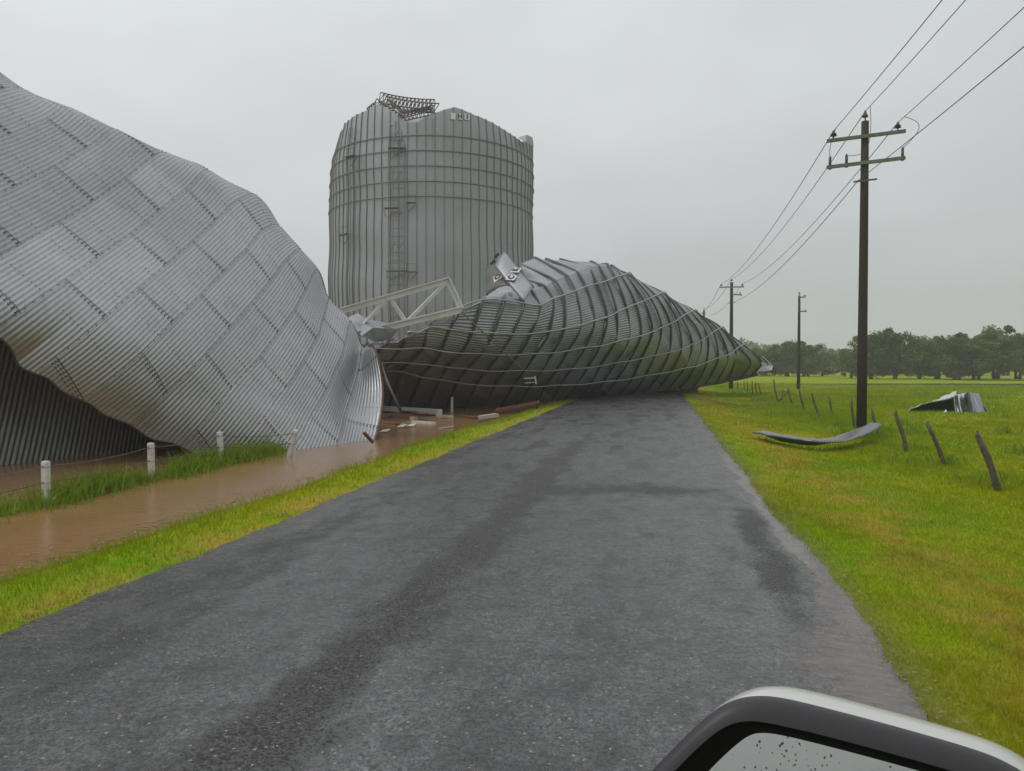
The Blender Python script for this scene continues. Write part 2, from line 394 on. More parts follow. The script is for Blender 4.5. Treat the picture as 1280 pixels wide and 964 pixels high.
patch = .75+.35*wob(x*.9, y*.8)+.25*wob(x*3.7+5, y*3.1)
tall = np.interp(x, [1.4, 1.9, 4.5, 6.3, 9, 40], [.045, .075, .095, .16, .13, .12])
hh = tall*np.clip(patch, .45, 1.6)*rng.uniform(.55, 1.35, len(x))
kind(tri_blades('verge_grass', x, y, hh, np.maximum(.005, .00095*d)*rng.uniform(.7, 1.4, len(x)), rng.uniform(.1, .8, len(x)), M_GRASS), 'stuff', 'short yellow-green grass of the verge and field right of the road')
x, y, d = field_points(150000, 4.5, 75., -75., 2.)
shore = -6.68-.14*np.sin(y*.35)-.06*np.sin(y*1.3)
keep = (x < -4.78+.06*np.sin(y*.9)-rng.exponential(.05, len(x))) & (x > shore-rng.exponential(.10, len(x))) & (y > 0)
x, y, d = x[keep], y[keep], d[keep]
hh = np.interp(x, [-6.9, -6.3, -5.4, -4.8], [.16, .13, .09, .05])*rng.uniform(.5, 1.4, len(x))
kind(tri_blades('bank_grass', x, y, hh, np.maximum(.005, .0010*d)*rng.uniform(.7, 1.4, len(x)), rng.uniform(.1, .8, len(x)), M_GRASS), 'stuff', 'narrow grass bank between road and flood water')

def weed_blades(name, base, hgt, wid, m, droop=.5):
    n = len(hgt); a = rng.uniform(0, 2*math.pi, n); la = rng.uniform(0, 2*math.pi, n)
    dx = np.stack([np.cos(a), np.sin(a), a*0], -1)*wid[:, None]*.5; ld = np.stack([np.cos(la), np.sin(la), la*0], -1)
    k = rng.uniform(.15, droop, n)[:, None]; h = hgt[:, None]; up = np.array([0, 0, 1.])
    m1 = base+up*h*.55+ld*h*k*.35; tip = base+up*h*(1-.25*k)+ld*h*k*1.1
    v = np.stack([base-dx, base+dx, m1+dx*.9, m1-dx*.9, tip], 1).reshape(-1, 3); o = (np.arange(n)*5)[:, None]
    f = np.concatenate([o+np.array([[0, 1, 2]]), o+np.array([[0, 2, 3]]), o+np.array([[3, 2, 4]])], 0)
    return link(name, mesh(name, v, f, m))
n = 4200
wy_ = rng.uniform(8.3, 18.6, n); wx_ = -9.75+rng.normal(0, .24, n)+.1*np.sin(wy_*1.9)
dens = .35+.65*np.clip(np.interp(wy_, [8.3, 10.0, 11.0, 12.3, 13.4, 14.0, 15.2, 16.6, 18.6], [.35, .25, .8, .95, .35, .7, 1., .95, .3]), 0, 1)
k_ = rng.random(n) < dens; wx_, wy_, dens = wx_[k_], wy_[k_], dens[k_]
hh = (.12+.46*rng.random(len(wx_))**2.2)*(.45+.6*dens)
kind(weed_blades('ditch_weeds', np.stack([wx_, wy_, np.maximum(tz(wx_, wy_), WATER-.05)], -1), hh, rng.uniform(.012, .03, len(wx_)), M_WEED, .75), 'stuff', 'tall green weeds along the flooded white-post fence')
cl = []
for _ in range(90):
    cx = rng.uniform(6, 26); cy = rng.uniform(13, 60)
    if abs(cx-6.4) > 3 and rng.random() < .35: cx = 6.4+rng.normal(0, .5)
    k = rng.integers(25, 80); sp = rng.uniform(.12, .45)
    px_ = cx+rng.normal(0, sp, k); py_ = cy+rng.normal(0, sp, k)
    cl.append(np.stack([px_, py_, tz(px_, py_), rng.uniform(.12, .42, k)], -1))
cl = np.concatenate(cl)
kind(weed_blades('field_weeds', cl[:, :3], cl[:, 3], rng.uniform(.015, .045, len(cl)), M_WEED, .8), 'stuff', 'scattered taller weeds in the field by the old fence')
# loose chippings on the road
n = 230
px_ = rng.uniform(-4.7, 1.4, n); py_ = 3.2*(30/3.2)**rng.random(n); sz = rng.uniform(.003, .008, n)*(1+.03*py_)
oc = np.array([(1, 0, 0), (-1, 0, 0), (0, 1, 0), (0, -1, 0), (0, 0, .6), (0, 0, -.6)]); of = np.array([(0, 2, 4), (2, 1, 4), (1, 3, 4), (3, 0, 4), (2, 0, 5), (1, 2, 5), (3, 1, 5), (0, 3, 5)])
pz_ = .012+.05*(1-((px_+1.68)/3.2)**2)
v = (oc[None]*sz[:, None, None]*rng.uniform(.6, 1.3, (n, 1, 3))+np.stack([px_, py_, pz_], -1)[:, None]).reshape(-1, 3)
f = (of[None]+(np.arange(n)*6)[:, None, None]).reshape(-1, 3)
kind(link('loose_chippings', mesh('loose_chippings', v, f, plain('pale_stone', (.34, .31, .26), .6))), 'stuff', 'loose pale stone chips on the wet road')

# scum, straw and small flotsam on the flood (nobody could count it)
n = 1500; fy = rng.uniform(19, 41, n); fx = np.where(rng.random(n) < .6, rng.uniform(-17, -7, n), -6.9-rng.exponential(.35, n)); fy = np.where(rng.random(n) < .35, rng.uniform(5, 20, n), fy); fx = np.where(fy < 19, -6.85-rng.exponential(.18, n), fx)
a_ = rng.uniform(0, 6.28, n); ln = rng.uniform(.015, .09, n); wd = rng.uniform(.004, .016, n); c_ = np.stack([fx, fy, np.full(n, WATER+.012)], -1); d1 = np.stack([np.cos(a_), np.sin(a_), a_*0+.05], -1)*ln[:, None]; d2 = np.stack([-np.sin(a_), np.cos(a_), a_*0], -1)*wd[:, None]
kind(link('flotsam', mesh('flotsam', np.stack([c_-d1, c_+d2, c_+d1, c_-d2], 1).reshape(-1, 3), np.arange(4*n).reshape(-1, 4), plain('straw_and_scum', (.30, .22, .12), .8, 0, .5, 3., (.10, .05, .03)))), 'stuff', 'straw, scum and small bits floating on the brown water')

# dead stems standing in the grass, and litter where grass and road meet
x, y, d = field_points(26000, 4., 60., -2., 37.); k_ = (x > 1.75) & (rng.random(len(x)) < np.clip(.35+.5*wob(x*.7, y*.6), .05, 1)); x, y, d = x[k_], y[k_], d[k_]
s = Mat('dead_stems'); s.set(Base_Color=s.mix(s.range(s.noise(s.pos(), 20., 2), .35, .65), (.36, .27, .09), (.20, .22, .03)), Roughness=.8, Specular_IOR_Level=.1)
kind(tri_blades('dead_stems', x, y, rng.uniform(.08, .24, len(x)), np.maximum(.004, .0008*d), rng.uniform(.2, 1.1, len(x)), s.m), 'stuff', 'dry straw-coloured stems among the verge grass')
n = 3600; yy = 3.5*(45/3.5)**rng.random(n); lft = rng.random(n) < .4; xx = np.where(lft, -4.82+rng.normal(0, .09, n), 1.55+.12*np.exp(-((yy-8.2)/1.8)**2)+rng.normal(0, .10, n)-.05*(rng.random(n) < .3)*rng.exponential(1.5, n))
zz = np.maximum(tz(xx, yy), .0)+.018; a_ = rng.uniform(0, 6.28, n); ln = rng.uniform(.004, .020, n)*(1+.05*yy); wd = rng.uniform(.0015, .005, n)*(1+.05*yy); c_ = np.stack([xx, yy, zz], -1); d1 = np.stack([np.cos(a_), np.sin(a_), rng.uniform(-.3, .3, n)], -1)*ln[:, None]; d2 = np.stack([-np.sin(a_), np.cos(a_), a_*0+.2], -1)*wd[:, None]
kind(link('edge_litter', mesh('edge_litter', np.stack([c_-d1, c_+d2, c_+d1, c_-d2], 1).reshape(-1, 3), np.arange(4*n).reshape(-1, 4), plain('dead_grass_litter', (.34, .27, .13), .9, 0, .6, 9., (.09, .06, .035)))), 'stuff', 'dead grass and grit along both road edges')
LEFT_LATTICE = [[(-16.15,7.37,7.55),(-16.47,8.63,8.13),(-16.80,9.89,8.70),(-17.13,11.16,9.24),(-17.48,12.44,9.76),(-17.84,13.71,10.26),(-18.20,14.99,10.78),(-18.56,16.24,10.98),(-18.87,16.90,9.82),(-18.99,17.06,8.41),(-19.11,17.22,7.00),(-19.22,17.38,5.60),(-19.34,17.54,4.19),(-19.45,17.70,2.79)],
[(-15.65,7.88,6.69),(-15.92,9.14,7.30),(-16.20,10.40,7.90),(-16.48,11.66,8.48),(-16.78,12.93,9.04),(-17.11,14.20,9.57),(-17.46,15.47,10.09),(-17.81,16.73,10.36),(-18.14,17.45,9.23),(-18.25,17.62,7.83),(-18.36,17.78,6.42),(-18.47,17.94,5.01),(-18.59,18.11,3.61),(-18.70,18.27,2.20)],
[(-15.14,8.40,5.84),(-15.38,9.65,6.46),(-15.62,10.90,7.09),(-15.85,12.16,7.70),(-16.10,13.42,8.30),(-16.38,14.69,8.88),(-16.70,15.96,9.41),(-17.07,17.22,9.74),(-17.39,18.01,8.66),(-17.50,18.18,7.25),(-17.61,18.35,5.85),(-17.72,18.52,4.44),(-17.83,18.68,3.04),(-17.93,18.85,1.63)],
[(-14.63,8.92,4.99),(-14.84,10.17,5.63),(-15.05,11.42,6.28),(-15.25,12.67,6.91),(-15.45,13.92,7.55),(-15.65,15.18,8.17),(-15.90,16.44,8.78),(-16.30,17.70,9.14),(-16.61,18.60,8.15),(-16.72,18.80,6.75),(-16.82,18.98,5.34),(-16.92,19.15,3.94),(-17.02,19.32,2.53),(-17.12,19.49,1.13)],
[(-14.11,9.45,4.14),(-14.30,10.69,4.80),(-14.48,11.94,5.46),(-14.66,13.19,6.11),(-14.82,14.44,6.77),(-14.97,15.68,7.44),(-15.07,16.88,8.19),(-15.39,18.12,8.78),(-15.73,19.15,8.01),(-15.87,19.42,6.63),(-15.97,19.59,5.22),(-16.07,19.76,3.82),(-16.17,19.94,2.41),(-16.27,20.11,1.00)],
[(-13.61,9.98,3.29),(-13.75,11.21,3.98),(-13.90,12.45,4.66),(-14.05,13.70,5.33),(-14.19,14.95,6.00),(-14.24,16.15,6.75),(-14.31,17.32,7.54),(-14.45,18.53,8.27),(-14.68,19.75,7.97),(-14.87,20.23,6.68),(-14.95,20.41,5.27),(-15.04,20.59,3.87),(-15.12,20.77,2.46),(-15.21,20.95,1.05)],
[(-13.11,10.52,2.44),(-13.19,11.73,3.17),(-13.28,12.96,3.88),(-13.39,14.20,4.57),(-13.52,15.43,5.27),(-13.57,16.63,6.03),(-13.61,17.80,6.83),(-13.63,18.96,7.66),(-13.75,20.22,7.96),(-13.95,21.12,6.93),(-14.03,21.33,5.53),(-14.11,21.51,4.12),(-14.18,21.69,2.72),(-14.25,21.88,1.31)],
[(-12.63,11.06,1.58),(-12.64,12.25,2.35),(-12.66,13.45,3.11),(-12.71,14.67,3.85),(-12.82,15.88,4.58),(-12.93,17.11,5.29),(-12.95,18.28,6.10),(-12.94,19.44,6.92),(-13.01,20.62,7.71),(-13.17,21.84,7.30),(-13.32,22.30,5.99),(-13.39,22.49,4.59),(-13.46,22.67,3.18),(-13.53,22.86,1.77)],
[(-12.16,11.61,0.72),(-12.13,12.79,1.51),(-12.09,13.97,2.30),(-12.10,15.15,3.09),(-12.18,16.36,3.84),(-12.29,17.59,4.56),(-12.34,18.78,5.33),(-12.36,19.96,6.14),(-12.37,21.13,6.94),(-12.42,22.37,7.29),(-12.59,23.25,6.25),(-12.66,23.46,4.85),(-12.72,23.65,3.44),(-12.78,23.84,2.04)],
[(-11.68,12.17,-0.12),(-11.68,13.36,0.66),(-11.67,14.54,1.45),(-11.65,15.70,2.26),(-11.61,16.87,3.07),(-11.67,18.08,3.81),(-11.76,19.29,4.56),(-11.78,20.48,5.34),(-11.88,21.67,6.12),(-11.95,22.90,6.39),(-12.14,23.72,5.30),(-12.21,23.91,3.89),(-12.27,24.10,2.48),(-12.34,24.28,1.08)],
[(-11.18,12.74,-0.95),(-11.22,13.93,-0.18),(-11.26,15.12,0.59),(-11.27,16.28,1.41),(-11.11,17.41,2.27),(-11.15,18.61,3.02),(-11.21,19.82,3.76),(-11.29,21.02,4.51),(-11.42,22.21,5.27),(-11.52,23.44,5.73),(-11.72,24.36,4.73),(-11.79,24.58,3.34),(-11.86,24.77,1.93),(-11.92,24.96,0.52)],
[(-10.65,13.29,-1.78),(-10.69,14.48,-1.00),(-10.71,15.66,-0.21),(-10.71,16.82,0.61),(-10.69,17.97,1.46),(-10.62,19.16,2.22),(-10.70,20.36,2.96),(-10.81,21.58,3.68),(-11.02,22.77,4.43),(-11.22,23.96,5.17),(-11.48,25.09,4.44),(-11.59,25.43,3.08),(-11.66,25.62,1.67),(-11.72,25.81,0.27)],
[(-10.09,13.83,-2.59),(-10.10,15.01,-1.79),(-10.09,16.18,-0.98),(-10.08,17.33,-0.16),(-10.09,18.49,0.66),(-10.10,19.69,1.42),(-10.20,20.91,2.14),(-10.41,22.14,2.83),(-10.70,23.33,3.54),(-11.04,24.52,4.26),(-11.39,25.61,3.49),(-11.50,25.93,2.12),(-11.57,26.11,0.72),(-11.64,26.30,-0.69)],
[(-9.51,14.37,-3.38),(-9.48,15.53,-2.57),(-9.45,16.68,-1.74),(-9.42,17.83,-0.92),(-9.47,19.01,-0.13),(-9.64,20.23,0.58),(-9.74,21.46,1.30),(-9.98,22.69,1.97),(-10.25,23.88,2.71),(-10.50,25.04,3.51),(-10.79,26.19,2.82),(-10.91,26.56,1.48),(-10.97,26.75,0.07),(-11.04,26.94,-1.34)],
[(-8.90,14.91,-4.16),(-8.87,16.06,-3.34),(-8.83,17.22,-2.51),(-8.80,18.36,-1.69),(-8.84,19.52,-0.89),(-9.06,20.71,-0.19),(-9.42,22.00,0.41),(-9.72,23.27,1.08),(-9.99,24.48,1.85),(-10.34,25.61,2.67),(-10.72,26.75,1.99),(-10.85,27.13,0.65),(-10.92,27.31,-0.76),(-10.99,27.50,-2.16)],
[(-8.29,15.45,-4.92),(-8.26,16.61,-4.10),(-8.24,17.78,-3.28),(-8.25,18.95,-2.47),(-8.31,20.14,-1.67),(-8.42,21.31,-0.84),(-8.46,22.38,0.13),(-8.67,23.26,1.24),(-9.16,24.01,2.35),(-9.84,25.09,2.66),(-10.32,25.99,1.73),(-10.49,26.36,0.37),(-10.66,26.71,-1.00),(-10.84,27.06,-2.36)]]
MID_LATTICE = [[(-15.78,32.74,-0.06),(-15.29,33.73,-0.11),(-14.76,34.73,-0.16),(-14.18,35.74,-0.21),(-13.56,36.75,-0.30),(-12.90,37.77,-0.35),(-12.19,38.81,-0.41),(-11.49,39.84,-0.50),(-10.78,40.87,-0.56),(-10.04,41.91,-0.56),(-9.21,42.96,-0.53),(-8.34,44.03,-0.48),(-7.47,45.09,-0.44),(-6.66,46.15,-0.34),(-5.96,47.18,-0.28),(-5.23,48.22,-0.22),(-4.42,49.27,-0.16),(-3.78,50.29,-0.15),(-2.91,51.36,-0.08),(-1.95,52.44,-0.01),(-1.07,53.51,0.12),(-0.32,54.56,0.20),(0.46,55.60,0.29),(1.37,56.68,0.32),(2.37,57.77,0.41),(3.23,58.83,0.56),(4.17,59.91,0.66),(5.13,61.00,0.83),(6.09,61.66,1.00),(6.93,62.33,1.18),(7.73,63.00,1.36),(8.48,63.66,1.61),(8.80,64.69,1.44),(9.13,65.71,1.22)],
[(-14.66,31.36,0.95),(-14.20,32.34,0.93),(-13.69,33.34,0.90),(-13.14,34.34,0.87),(-12.59,35.34,0.80),(-11.94,36.36,0.65),(-11.28,37.38,0.55),(-10.62,38.40,0.40),(-9.90,39.43,0.32),(-9.16,40.47,0.28),(-8.35,41.52,0.27),(-7.53,42.57,0.27),(-6.78,43.61,0.29),(-6.02,44.66,0.35),(-5.27,45.70,0.39),(-4.53,46.74,0.45),(-3.79,47.78,0.50),(-3.12,48.81,0.55),(-2.21,49.88,0.64),(-1.35,50.95,0.75),(-0.46,52.02,0.89),(0.30,53.07,0.99),(1.10,54.12,1.12),(2.01,55.19,1.21),(2.92,56.27,1.39),(3.76,57.33,1.62),(4.60,58.40,1.79),(5.37,59.45,2.05),(6.68,60.18,2.23),(7.52,60.85,2.30),(8.12,61.47,2.08),(8.50,62.04,1.81),(8.82,63.07,1.64),(9.15,64.09,1.43)],
[(-13.72,30.14,1.87),(-13.29,31.12,1.87),(-12.81,32.11,1.87),(-12.28,33.10,1.86),(-11.79,34.09,1.81),(-11.15,35.11,1.58),(-10.53,36.12,1.43),(-9.92,37.13,1.24),(-9.18,38.16,1.14),(-8.44,39.20,1.05),(-7.66,40.25,1.01),(-6.89,41.29,0.97),(-6.24,42.31,0.97),(-5.52,43.35,0.99),(-4.73,44.40,1.02),(-3.98,45.44,1.07),(-3.30,46.47,1.13),(-2.60,47.50,1.21),(-1.66,48.58,1.32),(-0.89,49.63,1.46),(0.01,50.70,1.60),(0.78,51.75,1.73),(1.61,52.81,1.91),(2.34,53.85,2.05),(3.16,54.92,2.33),(3.99,55.98,2.61),(4.73,57.02,2.85),(5.32,58.04,3.22),(5.65,58.58,3.37),(5.99,59.16,3.50),(6.27,60.18,3.37),(6.55,61.19,3.20),(6.84,62.21,2.97),(7.14,63.23,2.69)],
[(-13.00,29.16,2.24),(-12.58,30.14,2.24),(-12.13,31.13,2.25),(-11.62,32.12,2.26),(-11.04,33.13,2.21),(-10.27,34.17,2.14),(-9.82,35.15,2.03),(-9.14,36.18,1.92),(-8.38,37.22,1.85),(-7.70,38.24,1.83),(-6.89,39.30,1.83),(-6.15,40.33,1.82),(-5.49,41.36,1.86),(-4.78,42.39,1.91),(-3.99,43.44,1.99),(-3.35,44.47,2.09),(-2.54,45.52,2.25),(-1.81,46.56,2.38),(-1.10,47.60,2.53),(-0.34,48.65,2.69),(0.55,49.72,2.93),(1.32,50.77,3.13),(2.03,51.81,3.44),(2.67,52.84,3.76),(3.12,53.83,4.03),(3.55,54.82,4.31),(3.91,55.79,4.52),(4.25,56.76,4.65),(4.50,57.73,4.54),(4.75,58.74,4.39),(5.01,59.75,4.20),(5.27,60.76,3.95),(5.54,61.78,3.65),(5.81,62.79,3.30)],
[(-12.28,28.61,2.79),(-11.86,29.58,2.81),(-11.41,30.57,2.83),(-10.91,31.56,2.82),(-10.27,32.58,2.84),(-9.71,33.58,2.74),(-9.05,34.60,2.66),(-8.37,35.63,2.64),(-7.69,36.66,2.62),(-6.90,37.71,2.63),(-6.21,38.74,2.69),(-5.49,39.77,2.75),(-4.78,40.81,2.89),(-4.02,41.86,3.04),(-3.28,42.90,3.17),(-2.54,43.94,3.40),(-1.82,44.98,3.57),(-1.14,46.02,3.83),(-0.50,47.04,4.09),(0.04,48.05,4.35),(0.58,49.06,4.64),(0.99,50.04,4.89),(1.31,51.01,5.13),(1.64,51.97,5.37),(1.99,52.94,5.53),(2.29,53.90,5.66),(2.51,55.30,5.61),(2.75,56.69,5.52),(2.96,57.66,5.34),(3.19,58.66,5.13),(3.42,59.67,4.86),(3.66,60.67,4.53),(3.91,61.68,4.15),(4.16,62.68,3.72)],
[(-12.42,30.10,2.53),(-11.81,30.51,2.77),(-11.19,30.92,3.01),(-10.55,31.34,3.26),(-10.01,32.35,3.67),(-9.28,33.38,3.66),(-8.50,34.43,3.56),(-7.75,35.47,3.54),(-7.03,36.50,3.56),(-6.30,37.54,3.60),(-5.53,38.59,3.74),(-4.89,39.62,3.94),(-4.16,40.66,4.15),(-3.53,41.68,4.42),(-2.92,42.70,4.70),(-2.45,43.70,5.01),(-1.93,44.70,5.30),(-1.44,45.70,5.60),(-1.00,46.69,5.82),(-0.62,47.67,6.06),(-0.31,48.63,6.29),(-0.04,49.58,6.47),(0.18,50.52,6.60),(0.34,51.91,6.59),(0.51,53.30,6.53),(0.69,54.68,6.43),(0.88,56.07,6.27),(1.07,57.46,6.07),(1.27,58.41,5.77),(1.47,59.41,5.43),(1.68,60.41,5.03),(1.89,61.40,4.57),(2.11,62.40,4.05),(2.33,63.39,3.47)],
[(-12.26,31.75,2.06),(-11.60,32.17,2.52),(-10.94,32.60,2.99),(-10.26,33.03,3.46),(-9.56,33.46,3.94),(-8.86,33.89,4.50),(-8.13,34.94,4.97),(-7.32,36.00,5.01),(-6.54,37.04,4.96),(-5.94,38.05,4.95),(-5.40,39.07,5.35),(-4.99,40.05,5.63),(-4.47,41.05,5.93),(-3.98,42.05,6.23),(-3.48,43.05,6.50),(-3.01,44.04,6.75),(-2.57,45.03,7.05),(-2.30,45.99,7.25),(-2.11,46.93,7.42),(-1.91,47.86,7.55),(-1.81,49.24,7.57),(-1.71,50.61,7.56),(-1.59,51.99,7.50),(-1.47,53.36,7.38),(-1.34,54.74,7.22),(-1.21,56.11,7.00),(-1.06,57.49,6.73),(-0.91,58.87,6.39),(-0.74,59.81,5.96),(-0.56,60.80,5.47),(-0.38,61.79,4.92),(-0.20,62.78,4.31),(-0.00,63.76,3.64),(0.19,64.75,2.89)],
[(-12.41,33.03,1.67),(-11.73,33.46,2.21),(-11.03,33.90,2.77),(-10.32,34.34,3.33),(-9.59,34.78,3.90),(-8.85,35.22,4.48),(-8.11,35.67,5.15),(-7.42,36.70,5.36),(-6.86,37.71,5.38),(-6.42,38.70,5.78),(-5.95,39.69,6.14),(-5.56,40.68,6.55),(-5.04,41.68,6.91),(-4.56,42.68,7.19),(-4.03,43.69,7.52),(-3.54,44.68,7.75),(-3.04,45.68,7.88),(-2.81,46.62,7.95),(-2.75,47.99,8.00),(-2.67,49.36,8.00),(-2.59,50.73,7.96),(-2.50,52.10,7.87),(-2.40,53.47,7.72),(-2.29,54.84,7.53),(-2.18,56.21,7.27),(-2.05,57.58,6.96),(-1.92,58.95,6.58),(-1.78,60.32,6.14),(-1.62,61.26,5.60),(-1.45,62.25,5.00),(-1.28,63.23,4.34),(-1.10,64.21,3.61),(-0.92,65.20,2.81),(-0.73,66.18,1.94)],
[(-14.18,37.98,1.35),(-13.38,38.44,1.97),(-12.56,38.90,2.61),(-11.74,39.36,3.25),(-10.89,39.82,3.90),(-10.04,40.29,4.56),(-9.17,40.76,5.23),(-8.30,41.23,5.99),(-8.08,42.18,6.27),(-8.03,43.12,7.59),(-7.59,44.08,6.91),(-7.98,44.93,7.91),(-7.42,45.95,8.48),(-6.91,46.95,8.53),(-6.18,47.99,8.63),(-4.34,49.24,8.60),(-3.39,50.31,8.56),(-3.33,51.68,8.60),(-3.25,53.05,8.59),(-3.17,54.42,8.54),(-3.08,55.79,8.43),(-2.97,57.16,8.27),(-2.87,58.53,8.06),(-2.75,59.90,7.78),(-2.62,61.27,7.44),(-2.49,62.64,7.04),(-2.34,64.01,6.56),(-2.19,65.38,6.02),(-2.02,66.33,5.38),(-1.84,67.31,4.67),(-1.66,68.29,3.89),(-1.47,69.27,3.04),(-1.27,70.25,2.11),(-1.07,71.23,1.11)],
[(-17.83,41.50,-0.72),(-16.95,41.98,0.10),(-16.05,42.46,0.92),(-15.15,42.94,1.76),(-14.22,43.42,2.61),(-13.29,43.91,3.46),(-12.35,44.40,4.33),(-11.39,44.90,5.21),(-10.42,45.39,6.10),(-9.43,45.89,7.00),(-8.44,46.40,8.01),(-8.50,47.29,8.27),(-7.86,48.32,8.69),(-7.24,49.34,8.76),(-6.38,50.40,8.83),(-4.76,51.60,8.73),(-4.72,52.97,8.77),(-4.67,54.33,8.76),(-4.62,55.70,8.69),(-4.55,57.06,8.58),(-4.48,58.42,8.41),(-4.40,59.79,8.19),(-4.31,61.15,7.90),(-4.21,62.52,7.55),(-4.10,63.88,7.13),(-3.99,65.25,6.64),(-3.86,66.61,6.08),(-3.73,67.97,5.44),(-3.57,68.91,4.71),(-3.40,69.89,3.91),(-3.23,70.87,3.03),(-3.05,71.85,2.08),(-2.86,72.82,1.05),(-2.67,73.80,-0.06)],
[(-18.32,43.22,-1.36),(-17.40,43.71,-0.51),(-16.46,44.20,0.35),(-15.51,44.69,1.21),(-14.55,45.18,2.09),(-13.57,45.68,2.98),(-12.58,46.18,3.88),(-11.58,46.68,4.79),(-10.57,47.19,5.71),(-9.54,47.69,6.64),(-8.51,48.21,7.68),(-8.41,49.13,7.94),(-7.78,50.15,8.26),(-7.13,51.18,8.36),(-6.29,52.24,8.47),(-4.92,53.40,8.42),(-4.88,54.76,8.43),(-4.83,56.13,8.40),(-4.76,57.49,8.32),(-4.69,58.86,8.18),(-4.62,60.22,7.99),(-4.53,61.59,7.74),(-4.43,62.95,7.42),(-4.33,64.32,7.04),(-4.22,65.68,6.59),(-4.10,67.04,6.07),(-3.97,68.41,5.48),(-3.83,69.77,4.81),(-3.66,70.71,4.05),(-3.49,71.69,3.22),(-3.31,72.67,2.31),(-3.12,73.65,1.32),(-2.93,74.62,0.26),(-2.73,75.60,-0.89)]]
# ------------------------------------------------------------------ the wrecked bins
def cr_w(t):
    return np.stack([-.5*t+t*t-.5*t**3, 1-2.5*t*t+1.5*t**3, .5*t+2*t*t-1.5*t**3, -.5*t*t+.5*t**3], -1)
class Lattice:
    """smooth sheet through a net of 3-D points (Catmull-Rom both ways)"""
    def __init__(s, net, flip=1.0, lin=None):
        s.lin = lin
        a = np.asarray(net, float); a = np.concatenate([2*a[:1]-a[1:2], a, 2*a[-1:]-a[-2:-1]], 0)
        a = np.concatenate([2*a[:, :1]-a[:, 1:2], a, 2*a[:, -1:]-a[:, -2:-1]], 1); s.a = a; s.nv = a.shape[0]-2; s.nu = a.shape[1]-2; s.flip = flip
    def pos(s, v, u):
        v = np.clip(v, 0, s.nv-1-1e-6); u = np.clip(u, 0, s.nu-1-1e-6); i = v.astype(int); j = u.astype(int)
        wv = cr_w(v-i); wu = cr_w(u-j); p = 0
        if s.lin is not None:      # creased above this row
            t = v-i; wl = np.stack([t*0, 1-t, t, t*0], -1); wv = np.where((v >= s.lin)[..., None], wl*.8+wv*.2, wv)
        for k in range(4):
            for l in range(4): p = p+(wv[..., k]*wu[..., l])[..., None]*s.a[i+k, j+l]
        return p
    def nrm(s, v, u):
        e = 1e-3; a = s.pos(v+e, u)-s.pos(v-e, u); b = s.pos(v, u+e)-s.pos(v, u-e); return unit(np.cross(a, b))*s.flip
def sheet(lat, V, U, disp, m, name, parent, org, smooth=True):
    P = lat.pos(V, U)+lat.nrm(V, U)*disp[..., None]-org
    ny, nx = V.shape; idx = np.arange(ny*nx).reshape(ny, nx)
    f = np.stack([idx[:-1, :-1], idx[:-1, 1:], idx[1:, 1:], idx[1:, :-1]], -1).reshape(-1, 4)
    return link(name, mesh(name, P.reshape(-1, 3), f, m, smooth), parent)
def strip(lat, V, U, w, h, m, name, parent, org, side=0.0):
    """a rolled steel section laid on the sheet along the line (V, U)"""
    P = lat.pos(V, U); N_ = lat.nrm(V, U); T = unit(np.gradient(P, axis=0)); S = unit(np.cross(T, N_))
    base = P+S*side
    prof = [(-.5*w, .01), (-.42*w, h), (.42*w, h), (.5*w, .01)]
    ring = np.stack([base+S*a+N_*b for a, b in prof], 1)-org; n = len(P)
    v = ring.reshape(-1, 3); f = [(i*4+k, i*4+(k+1) % 4, (i+1)*4+(k+1) % 4, (i+1)*4+k) for i in range(n-1) for k in range(4)]
    f += [(0, 1, 2, 3), tuple((n-1)*4+k for k in (3, 2, 1, 0))]
    return link(name, mesh(name, v, f, m), parent)

# ---- 1. crumpled bin beside the road (left)
V0, U0 = 3, 2
left = Lattice(LEFT_LATTICE)
t_ = left.nrm(np.array([V0+6.]), np.array([U0+3.]))[0]; left.flip = 1. if t_@(_eye-left.pos(np.array([V0+6.]), np.array([U0+3.]))[0]) > 0 else -1.
org = np.array([-13., 20., 0.])
bin_l = thing('collapsed_grain_bin', 'huge crumpled corrugated steel grain bin leaning over the flooded ditch at left', 'grain bin', org)
def umin(v):    # torn lower edge of the wall
    return np.interp(v-V0, [-3, 2.5, 3.5, 4, 4.5, 5, 6, 7, 8, 9, 9.6, 12], [-1.9, -1.9, -.98, -.46, -.34, -.28, -.03, .34, .70, 1.08, 1.1, .8])+U0+.02*np.sin(v*7.1)
KINKS = [(-1.5, 3.6, 5.6, 6.1, .11, .5), (2.0, 4.2, 4.6, 5.2, -.04, .4), (5.2, .4, 8.2, 1.6, -.05, .4), (6.2, 1.2, 7.2, .4, .07, .35), (7.6, 4.9, 10.6, 5.6, .06, .5), (3.2, 1.0, 4.8, 2.9, -.035, .5), (8.6, 2.4, 10.8, 3.0, -.06, .5)]
def UG(v): return np.interp(v-V0, [-3, 2.5, 3.5, 4, 4.5, 5, 6, 7, 8, 9, 10, 11, 12], [-1.9, -1.9, -.98, -.46, -.34, -.28, -.03, .34, .70, 1.08, 1.6, 2.2, 2.7])+U0
